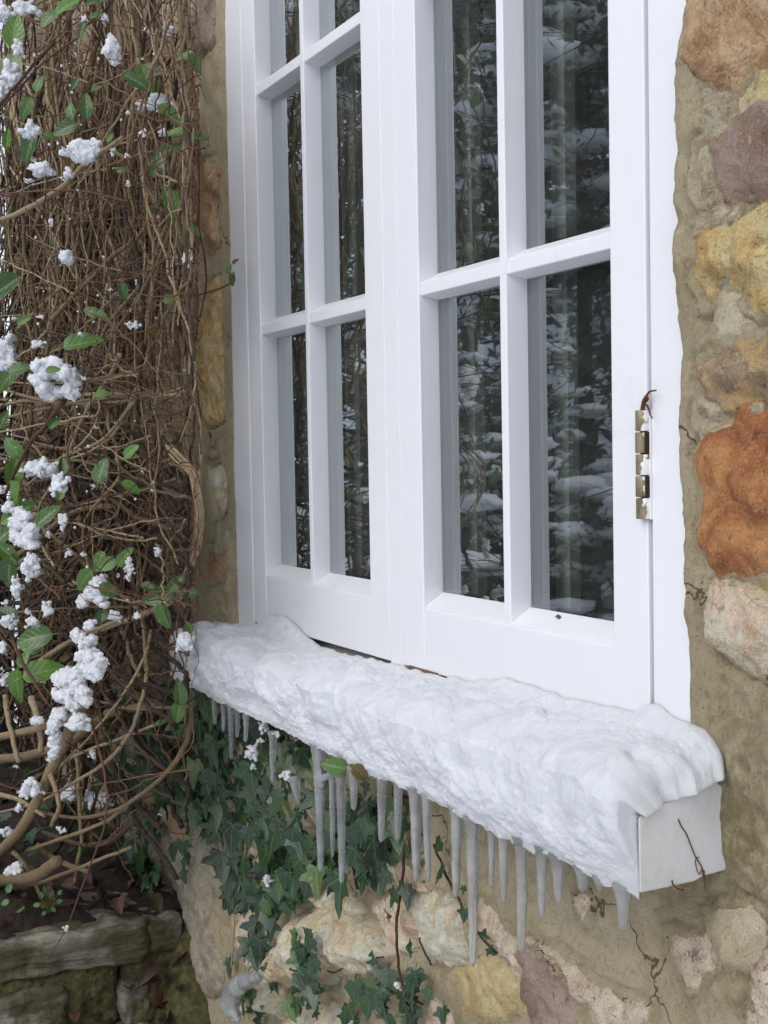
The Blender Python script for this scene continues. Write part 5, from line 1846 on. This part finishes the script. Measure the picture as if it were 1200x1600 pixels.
def rough_block(lo, hi, seed, amp=.012, n=26, power=7.0, mat=None, parent=None, name='stone', strat=0.0):
    lo, hi = np.array(lo, float), np.array(hi, float)
    G = Geo()
    u = np.linspace(-1, 1, n)
    A, B = np.meshgrid(u, u, indexing='ij')
    idx = np.arange(n * n).reshape(n, n)
    Fq = np.stack([idx[:-1, :-1], idx[1:, :-1], idx[1:, 1:], idx[:-1, 1:]], -1).reshape(-1, 4)
    for ax in range(3):
        for s in (-1, 1):
            p = np.zeros((n, n, 3))
            p[..., ax] = s
            p[..., (ax + 1) % 3] = A
            p[..., (ax + 2) % 3] = B
            G.add(p.reshape(-1, 3), Fq if s > 0 else Fq[:, ::-1])
    V, F, _ = G.get()
    V = V / (np.abs(V) ** power).sum(1)[:, None] ** (1 / power)
    nn = V / np.linalg.norm(V, axis=1)[:, None]
    W = (lo + hi) / 2 + V * (hi - lo) / 2
    q = W + seed * 2.31
    d = amp * fbm(q * 9, 3, seed) + amp * .45 * fbm(q * 30, 4, seed + 3)
    if strat:
        d = d + strat * fbm(q * np.array([6, 6, 55]), 3, seed + 8)
    f, _ = worley(q * 11, seed)
    d = d - amp * .6 * np.clip(f - .4, 0, 1)
    W = W + nn * d[:, None]
    return put(name, W, F, mat or MOSSY, parent)


bed = thing('bed_wall', (XF - .1, -.35, -1.3), 'low rough retaining wall of mossy flat stones at the lower left', 'garden wall')


def yz(px, py):
    p = at_x(px, py, XF)
    return p[1], p[2]


(yA, zA), (yB, zB) = yz(226, 1440), yz(226, 1502)
zt_, zb_ = yz(120, 1462)[1], yz(120, 1520)[1]
z2t, z2b = yz(60, 1552)[1], yz(60, 1606)[1]
rough_block((XF - .30, yz(-80, 1480)[0], zb_), (XF + .008, yz(236, 1470)[0], zt_ + .004), 3, .009, 60, 14, strat=.007, parent=bed)
rough_block((XF - .30, yz(232, 1470)[0], zb_ - .005), (XF + .002, yz(290, 1440)[0], zt_ - .004), 4, .010, 30, 10, parent=bed, strat=.004)
rough_block((XF - .26, yz(-80, 1560)[0], z2b), (XF + .012, yz(104, 1580)[0], z2t), 6, .010, 46, 12, strat=.006, parent=bed)
rough_block((XF - .3, yz(-90, 1560)[0], z2b - .04), (XF - .004, yz(196, 1540)[0], zb_ + .012), 8, .012, 50, 8, mat=MSOIL, parent=bed, name='mossy_joint')
rough_block((XF - .25, yz(188, 1560)[0], z2b - .05), (XF + .008, yz(238, 1560)[0], yz(200, 1534)[1]), 9, .012, 30, 8, parent=bed)
rough_block((XF - .25, yz(190, 1560)[0], z2b - .06), (XF - .004, yz(296, 1560)[0], zb_ + .004), 10, .014, 40, 8, mat=MSOIL, parent=bed, name='mossy_joint')
rough_block((XF - .25, yz(112, 1640)[0], z2b - .12), (XF + .02, yz(290, 1640)[0], yz(170, 1612)[1]), 12, .012, 30, 9, parent=bed)
rough_block((XF - .25, yz(-90, 1700)[0], -1.36), (XF + .02, yz(112, 1680)[0], z2b - .012), 13, .012, 30, 9, parent=bed)

# earth of the bed behind it, and litter along the foot of the wall
nx, ny = 90, 70
Xg, Yg = np.meshgrid(np.linspace(-4.3, XF - .05, nx), np.linspace(-.95, .0, ny), indexing='ij')
q = np.stack([Xg, Yg, Xg * 0], -1)
Zg = zt_ + .014 + .016 * fbm(q * 7, 3, 3) + .008 * fbm(q * 30, 3, 6) + .04 * smooth(-2.6, -3.6, Xg) - .02 * smooth(XF - .1, XF - .05, Xg)
idx = np.arange(nx * ny).reshape(nx, ny)
F = np.stack([idx[:-1, :-1], idx[1:, :-1], idx[1:, 1:], idx[:-1, 1:]], -1).reshape(-1, 4)
V = np.stack([Xg, Yg, Zg], -1).reshape(-1, 3)
put('soil', V, F, SOILM, kind='structure')
rough_block((-4.3, -.96, -1.36), (XF - .16, -.02, zt_ - .02), 15, .01, 20, 12, mat=SOILM, name='bed_fill', parent=bed)
nx, ny = 90, 40
Xg, Yg = np.meshgrid(np.linspace(-2.46, -1.2, nx), np.linspace(-.42, .03, ny), indexing='ij')
q = np.stack([Xg, Yg, Xg * 0], -1)
Zg = -1.12 + .03 * fbm(q * 6, 3, 13) + .015 * fbm(q * 28, 3, 16) + .20 * smooth(-.16, .0, Yg) * smooth(-2.25, -2.42, Xg) - .1 * smooth(-.25, -.42, Yg)
V = np.stack([Xg, Yg, Zg], -1).reshape(-1, 3)
idx = np.arange(nx * ny).reshape(nx, ny)
F = np.stack([idx[:-1, :-1], idx[1:, :-1], idx[1:, 1:], idx[:-1, 1:]], -1).reshape(-1, 4)
put('litter_bank', V, F, MSOIL, kind='structure')

DEAD = Mat('dead_leaf_brown')
rn = DEAD.n('ShaderNodeObjectInfo').outputs['Random']
c = DEAD.ramp(rn, [(0, srgb(44, 30, 24)), (.4, srgb(70, 46, 34)), (.7, srgb(98, 64, 46)), (1, srgb(92, 76, 60))])
c = DEAD.mix(DEAD.math('MULTIPLY', DEAD.step(DEAD.noise(120, 4, .7), .5, .7), .6), c, srgb(40, 26, 20))
DEADM = DEAD.done(c, .6, DEAD.bump(DEAD.noise(150, 4), .002, .8))
DM = [leaf_mesh('dead_leaf', DEADM, f, d, w) for f, d, w in ((.7, .3, .6), (-.5, .4, .7), (.9, -.2, .5), (.4, .6, .75))]


def dead_leaf(p, size, label, group='dead leaves at the foot of the wall'):
    o = link('dead_leaf', R.choice(DM), p, None, label, 'leaf', group)
    o.rotation_mode = 'QUATERNION'
    a = R.uniform(0, 6.28)
    t = np.array([math.cos(a), math.sin(a), R.uniform(-.25, .35)])
    o.rotation_quaternion = orient(t, np.array([R.uniform(-.5, .8), R.uniform(-.8, .3), 1.0])).to_quaternion()
    o.scale = (size, size, size)
    return o


LMARKS = [(75, 1405, 'weed seedling'), (105, 1448, 'dangling twig tip'), (285, 1430, 'wall foot corner'), (10, 1430, 'left edge slab'), (200, 1430, 'slab right half'), (22, 1370, 'snowy lowest bough')]
for i in range(34):
    px, py = R.uniform(-10, 290), R.uniform(1400, 1437)
    c = at_x(px, py, XF - R.uniform(.03, .30))
    zz = zt_ + .02 + R.uniform(0, .02)
    if c[1] > -.03:
        c[1] = -.03 - R.uniform(0, .06)
    q_ = np.array([c[0], c[1], zz])
    w_ = q_ - CAM_POS
    dz_ = w_ @ FWD
    dead_leaf(q_, R.uniform(.03, .06), where('brown dead leaf', 600 + FPX * (w_ @ RGT) / dz_, 800 - FPX * (w_ @ UP) / dz_, LMARKS, ''))
for (x, y, s) in [(218, 1542, .05), (232, 1560, .05), (250, 1530, .045), (268, 1512, .05), (205, 1548, .04), (285, 1580, .06), (300, 1590, .05), (262, 1590, .06), (320, 1575, .05), (120, 1598, .07), (245, 1575, .05), (240, 1505, .05), (310, 1560, .05), (278, 1545, .04)]:
    dead_leaf(at_x(x, y, XF + .028), s, where('wet dead leaf', x, y, [(210, 1560, 'small pale stone'), (288, 1440, 'bed wall corner'), (330, 1450, 'bare render patch'), (370, 1550, 'icy lump'), (60, 1580, 'lower slab')], ' in a crevice'), 'dead leaves in the crevices')
for (x, y, s, lab) in [(402, 1368, 22, 'brown dead leaf hanging in the ivy below the sill'), (588, 1290, 22, 'russet dead leaf behind the icicles over the ivy'), (612, 1240, 30, 'reddish brown leaf wedged behind the icicles'), (868, 963, 12, 'tiny brown leaf scrap on the bottom rail of the right casement')]:
    Yd = -.03 if x != 868 else .018
    c = at(x, y, Yd)
    o = dead_leaf(c, s * mpp(c), lab)
    del o['group']
    if x == 868:
        o.rotation_quaternion = orient(np.array([1, .2, .1]), np.array([0, -.5, 1])).to_quaternion()
# little weed on the soil
weed = thing('weed', tuple(at_x(76, 1428, XF - .1)), 'tiny bright green weed seedling on the dark soil at the lower left', 'weed')
WL = leaf_mesh('leaf', mat_leaf('weed_green', srgb(44, 82, 40), srgb(84, 124, 66), srgb(120, 150, 96)), .1, .1, .8)
for x, y, s, a in [(66, 1404, 12, 110), (78, 1402, 12, 60), (88, 1410, 11, 20), (62, 1414, 11, 180), (80, 1418, 10, -40), (72, 1424, 10, 220), (90, 1398, 10, 50), (70, 1394, 10, 100), (10, 1395, 16, 60), (14, 1408, 14, 200)]:
    c = at_x(x, y, XF - .09)
    k = s * mpp(c)
    o = link('leaf', WL, c, weed)
    o.rotation_mode = 'QUATERNION'
    t = RGT * math.cos(math.radians(a)) + UP * math.sin(math.radians(a))
    o.rotation_quaternion = orient(t, -FWD + np.array([0, 0, .6])).to_quaternion()
    o.scale = (k, k, k)
G = Geo()
for x, y in [(66, 1404), (78, 1402), (88, 1410), (70, 1394), (90, 1398)]:
    G.add(*tube(spline([at_x(76, 1430, XF - .1), at_x((76 + x) / 2, (1424 + y) / 2, XF - .095), at_x(x, y, XF - .09)], 6), .0011, 4), .6)
G.put('stem', mat_bark('weed_stem', [(0, srgb(70, 100, 50)), (1, srgb(90, 120, 60))]), weed)

# ---------------------------------------------------------------- small dry stems on the paintwork
RUSTY = mat_bark('dry_rusty_tendril', [(0, srgb(70, 36, 24)), (1, srgb(126, 70, 44))])


def scrap(name, label, cat, paths, Y0, mat=RUSTY, tint=.5):
    G = Geo()
    for pts, r in paths:
        P = np.array([at(a, b, y) for (a, b), y in zip(spline(pts, 16), np.linspace(Y0[0], Y0[1], 16))])
        V, F = tube(P, r * mpp(P[0]) * np.linspace(1, .7, 16), 6)
        G.add(V, F, tint)
    return G.put(name, mat, label=label, cat=cat)


scrap('dry_tendril', 'rusty brown curled tendril scrap stuck on top of the brass hinge', 'plant scrap', [([(1004, 641), (1006, 628), (1010, 619)], 4), ([(1008, 622), (1014, 613), (1018, 611), (1025, 610)], 2), ([(1010, 632), (1014, 640), (1016, 648), (1019, 653)], 1.8), ([(1006, 630), (1012, 624), (1010, 618)], 2.4)], (-.006, -.010))
P = [(1060, 1280), (1065, 1292), (1073, 1304), (1085, 1335), (1097, 1356), (1100, 1372), (1102, 1387)]


def on_end(px, py):
    return at_x(px, py, SX1 + .0015)


G = Geo()
for pts, r in [(P, 1.2), ([(1097, 1358), (1092, 1366), (1087, 1350), (1088, 1341), (1093, 1340)], .9), ([(1099, 1360), (1100, 1371)], 2.4)]:
    V, F = tube(np.array([on_end(a, b) for a, b in spline(pts, 20)]), r * 5.2e-4, 5)
    G.add(V, F, .5)
G.put('dry_sprig', RUSTY, label='thin dry plant stem stuck to the end face of the sill', cat='plant scrap')
G = Geo()
V, F = tube(np.array([at_x(a, b, SX1 + .004) for a, b in spline([(1050, 1376), (1053, 1384), (1062, 1390), (1072, 1390)], 14)]), 1.5 * 5.2e-4, 6)
G.add(V, F, .2)
G.add(at_x(1072, 1389, SX1 + .004) + ICO1_V * .0018, ICO1_F, 1)
G.put('red_sprig', mat_bark('red_sprig', [(0, srgb(120, 52, 44)), (.6, srgb(120, 60, 46)), (1, srgb(104, 120, 50))]), label='short red sprig with a green bud under the sill end', cat='plant scrap')
# brown bare slot under the casements
bev_boxes('bare_wood_slot', [(at(640, 1046, 0)[0], at(684, 1053, 0)[0], -.0012, .001, -.2805, -.2770)], mat_flat('bare_brown_wood', srgb(112, 78, 58), .8), window, 0)

# ---------------------------------------------------------------- drainpipe at the far corner of the house
pipe = thing('drainpipe', (-3.93, -.09, -1.3), 'black cast drainpipe at the far left corner of the house behind the climber', 'drainpipe')
PIPE = mat_flat('black_pipe_paint', (0.02, 0.021, 0.024, 1), .4)
V, F = tube([(-3.93, -.09, z) for z in np.linspace(-1.3, 2.2, 8)], .038, 18)
put('pipe', V, F, PIPE, pipe)
for z in (-.9, .38, 1.3):
    V, F = tube([(-3.93, -.09, z + d) for d in (0, .004, .06, .064)], [.040, .047, .047, .040], 18)
    put('collar', V, F, PIPE, pipe)

# ---------------------------------------------------------------- snowy garden (seen past the corner and mirrored in the panes)
GSNOW = Mat('garden_snow')
c = GSNOW.mix(GSNOW.noise(1.2, 5), (.86, .88, .91, 1), (.80, .83, .87, 1))
GSNOWM = GSNOW.done(c, .7, GSNOW.bump(GSNOW.noise(6, 5), .05, .6))
xs = lin((-220, -24, 14), (-24, 6, .35), (6, 220, 14))
ys = lin((-220, -24, 14), (-24, .02, .35))
Xg, Yg = np.meshgrid(xs, ys, indexing='ij')
q = np.stack([Xg, Yg, Xg * 0], -1)
Zg = -1.32 + .05 * fbm(q * .8, 4, 3) + .10 * fbm(q * .22, 2, 4) * smooth(1, 4, -Yg)
idx = np.arange(len(xs) * len(ys)).reshape(len(xs), len(ys))
F = np.stack([idx[:-1, :-1], idx[1:, :-1], idx[1:, 1:], idx[:-1, 1:]], -1).reshape(-1, 4)
Zg = Zg + 7.0 * smooth(8.0, 17.0, -Yg + .15 * (-Xg - 6)) + .5 * fbm(q * .35, 3, 9) * smooth(8, 10, -Yg)
V = np.stack([Xg, Yg, Zg], -1).reshape(-1, 3)
ys2 = lin((.02, 220, 16))
X2, Y2 = np.meshgrid(np.concatenate([np.linspace(-220, -4.1, 16)]), ys2, indexing='ij')
G = Geo()
G.add(V, F)
i2 = np.arange(X2.size).reshape(X2.shape)
G.add(np.stack([X2, Y2, X2 * 0 - 1.32], -1).reshape(-1, 3), np.stack([i2[:-1, :-1], i2[1:, :-1], i2[1:, 1:], i2[:-1, 1:]], -1).reshape(-1, 4))
V, F, _ = G.get()
put('snowy_ground', V, F, GSNOWM, kind='structure', origin=(0, 0, -1.32))

EVERG = mat_flat('evergreen_needles', srgb(66, 84, 58), .6, 0, 3)
BARKT = mat_flat('dark_tree_bark', srgb(70, 58, 46), .9, .01, 20)
rt = random.Random(23)


def leaf_cards(G, cen, rad, n, size, rs_, stretch=(1, 1, 1)):
    """n little folded leaf faces spread through an ellipsoid shell"""
    rg = np.random.RandomState(rs_)
    d = rg.normal(size=(n, 3))
    d /= np.linalg.norm(d, axis=1)[:, None]
    p = cen + d * (rad * rg.uniform(.35, 1.0, (n, 1)) ** .6) * np.array(stretch)
    a = rg.normal(size=(n, 3))
    a /= np.linalg.norm(a, axis=1)[:, None]
    b = np.cross(a, rg.normal(size=(n, 3)))
    b /= np.linalg.norm(b, axis=1)[:, None] + 1e-9
    s = size * rg.uniform(.6, 1.4, (n, 1))
    V = np.stack([p - a * s, p + b * s * .38, p + a * s, p - b * s * .38], 1).reshape(-1, 3)
    G.add(V, np.arange(n * 4).reshape(n, 4))


def snowy_tree(x, y, h, w, label, kind, seed):
    """trunk, limbs, a crown of small leaf faces in clumps and snow pads lying on the boughs"""
    rr = random.Random(seed)
    tr = thing('evergreen_tree' if kind == 't' else 'garden_shrub', (x, y, -1.35), label, 'tree' if kind == 't' else 'shrub', 'snow laden garden evergreens')
    G, L, S = Geo(), Geo(), Geo()
    base = np.array([x, y, -1.35])
    if kind == 't':
        G.add(*tube(spline([base, base + [.05, 0, h * .4], base + [0, .08, h * .95]], 9), np.linspace(.045 * h ** .7, .01, 9), 8))
    nb = int(44 if kind == 't' else 26)
    for i in range(nb):
        t = rr.uniform(.42 if h > 6.5 else .25, .98) if kind == 't' else rr.uniform(.2, .95)
        a = rr.uniform(0, 6.283)
        reach = w * (1.05 - .75 * t) * rr.uniform(.6, 1.1) if kind == 't' else w * rr.uniform(.35, 1.0) * math.sqrt(max(.05, 1 - (t - .4) ** 2 * 1.8))
        p0 = base + [0, 0, h * t * (1 if kind == 't' else .4)]
        p1 = base + [math.cos(a) * reach, math.sin(a) * reach, h * t - (.12 * reach if kind == 't' else 0)]
        mid = (p0 + p1) / 2 + [0, 0, .1 * reach]
        B = spline([p0, mid, p1], 8)
        G.add(*tube(B, np.linspace(.018, .005, 8), 5))
        for k in range(3, 8):
            c = B[k] + np.array([rr.uniform(-.12, .12) * w for _ in range(3)]) * [1, 1, .4]
            leaf_cards(L, c, (.30 if kind == 't' else .2) * w ** .6, 52, .055 if kind == 't' else .034, rr.randint(0, 99999), (1, 1, .5))
            for _ in range(3):
                tip = c + np.array([rr.uniform(-.3, .3), rr.uniform(-.3, .3), rr.uniform(-.15, .1)]) * w ** .5
                G.add(*tube(np.array([B[k], (B[k] + tip) / 2 + [0, 0, .03], tip]), [.006, .004, .002], 4))
            if rr.random() < .8:
                sc = rr.uniform(.05, .19 if kind == 't' else .12) * w ** .4
                n3 = fbm(ICO_V * 2 + rr.uniform(0, 50), 3, seed)
                S.add(c + [0, 0, .07] + ICO_V * (1 + .35 * n3[:, None]) * sc * np.array([1.3, 1.3, .42]), ICO_F)
    G.put('trunk' if kind == 't' else 'branches', BARKT, tr)
    L.put('crown', EVERG, tr)
    S.put('snow_load', GSNOWM, tr)


for i, (x, y, h, w, k, lab) in enumerate([
    (-5.2, -2.6, 1.5, .8, 's', 'low snow-covered shrub nearest the window, mirrored in its lower panes'),
    (-4.2, -3.1, 1.2, .8, 's', 'small rounded snowy shrub mirrored low in the right-hand panes'),
    (-6.6, -3.1, 2.6, 1.1, 's', 'taller snowy evergreen shrub mirrored in the middle of the panes'),
    (-5.6, -4.6, 2.1, 1.2, 's', 'broad snowy shrub mirrored in the right casement'),
    (-8.6, -5.4, 5.2, 1.8, 't', 'dark evergreen tree with snow pads mirrored in the upper panes'),
    (-7.0, -6.8, 6.0, 2.0, 't', 'tall dark evergreen tree mirrored in the upper right panes'),
    (-11.0, -4.6, 6.2, 2.0, 't', 'far evergreen tree mirrored in the left casement'),
    (-9.6, -3.2, 3.6, 1.2, 's', 'high snowy shrub mirrored in the left casement'),
    (-10.5, -8.5, 7.0, 2.4, 't', 'tallest evergreen tree at the back of the mirrored garden'),
    (-5.4, -8.2, 5.4, 1.8, 't', 'evergreen tree at the right of the mirrored garden'),
    (-8.0, -9.4, 8.0, 2.6, 't', 'dense tall evergreen tree behind the shrubs of the mirrored garden'),
    (-12.4, -7.4, 8.0, 2.6, 't', 'dense tall evergreen tree left of the tallest one in the mirror image'),
    (-14.0, -4.2, 7.5, 2.4, 't', 'dense evergreen tree nearest the house line, far in the mirror image'),
    (-6.2, -10.5, 8.0, 2.6, 't', 'dense tall evergreen tree far right in the mirrored garden'),
    (-16.0, -8.8, 9.0, 2.8, 't', 'most distant evergreen tree of the mirrored garden'),
]):
    snowy_tree(x, y, h, w, lab, k, 50 + i)
# dark boarded shed mirrored in the right casement
shed = thing('garden_shed', (-3.7, -4.4, -1.32), 'dark boarded garden shed with a snowy roof mirrored in the right casement', 'shed')
BOARD = mat_flat('dark_shed_board', srgb(64, 64, 58), .8, .003, 12)
bev_boxes('wall', [(-4.3, -3.1, -5.2, -4.45, -1.34, .55)], BOARD, shed, .004)
for k in range(13):
    z = -1.3 + k * .14
    put('plank', *box_vf(-4.31, -3.09, -4.448, -4.43, z, z + .132), BOARD, shed, smooth_shade=False)
put('roof', *prism(None, [[(xx, -5.35, .55), (xx, -5.35, .62), (xx, -4.82, .95), (xx, -4.25, .62), (xx, -4.25, .55)] for xx in (-4.45, -2.95)]), BOARD, shed, smooth_shade=False)
S = Geo()
for k in range(60):
    S.add(np.array([R.uniform(-4.4, -3.0), 0, 0]) + (lambda t: np.array([0, -5.3 + 1.0 * t, .66 + .30 * (1 - abs(2 * t - 1))]))(R.random()) + ICO_V * np.array([.16, .16, .06]), ICO_F)
S.put('snow_load', GSNOWM, shed)
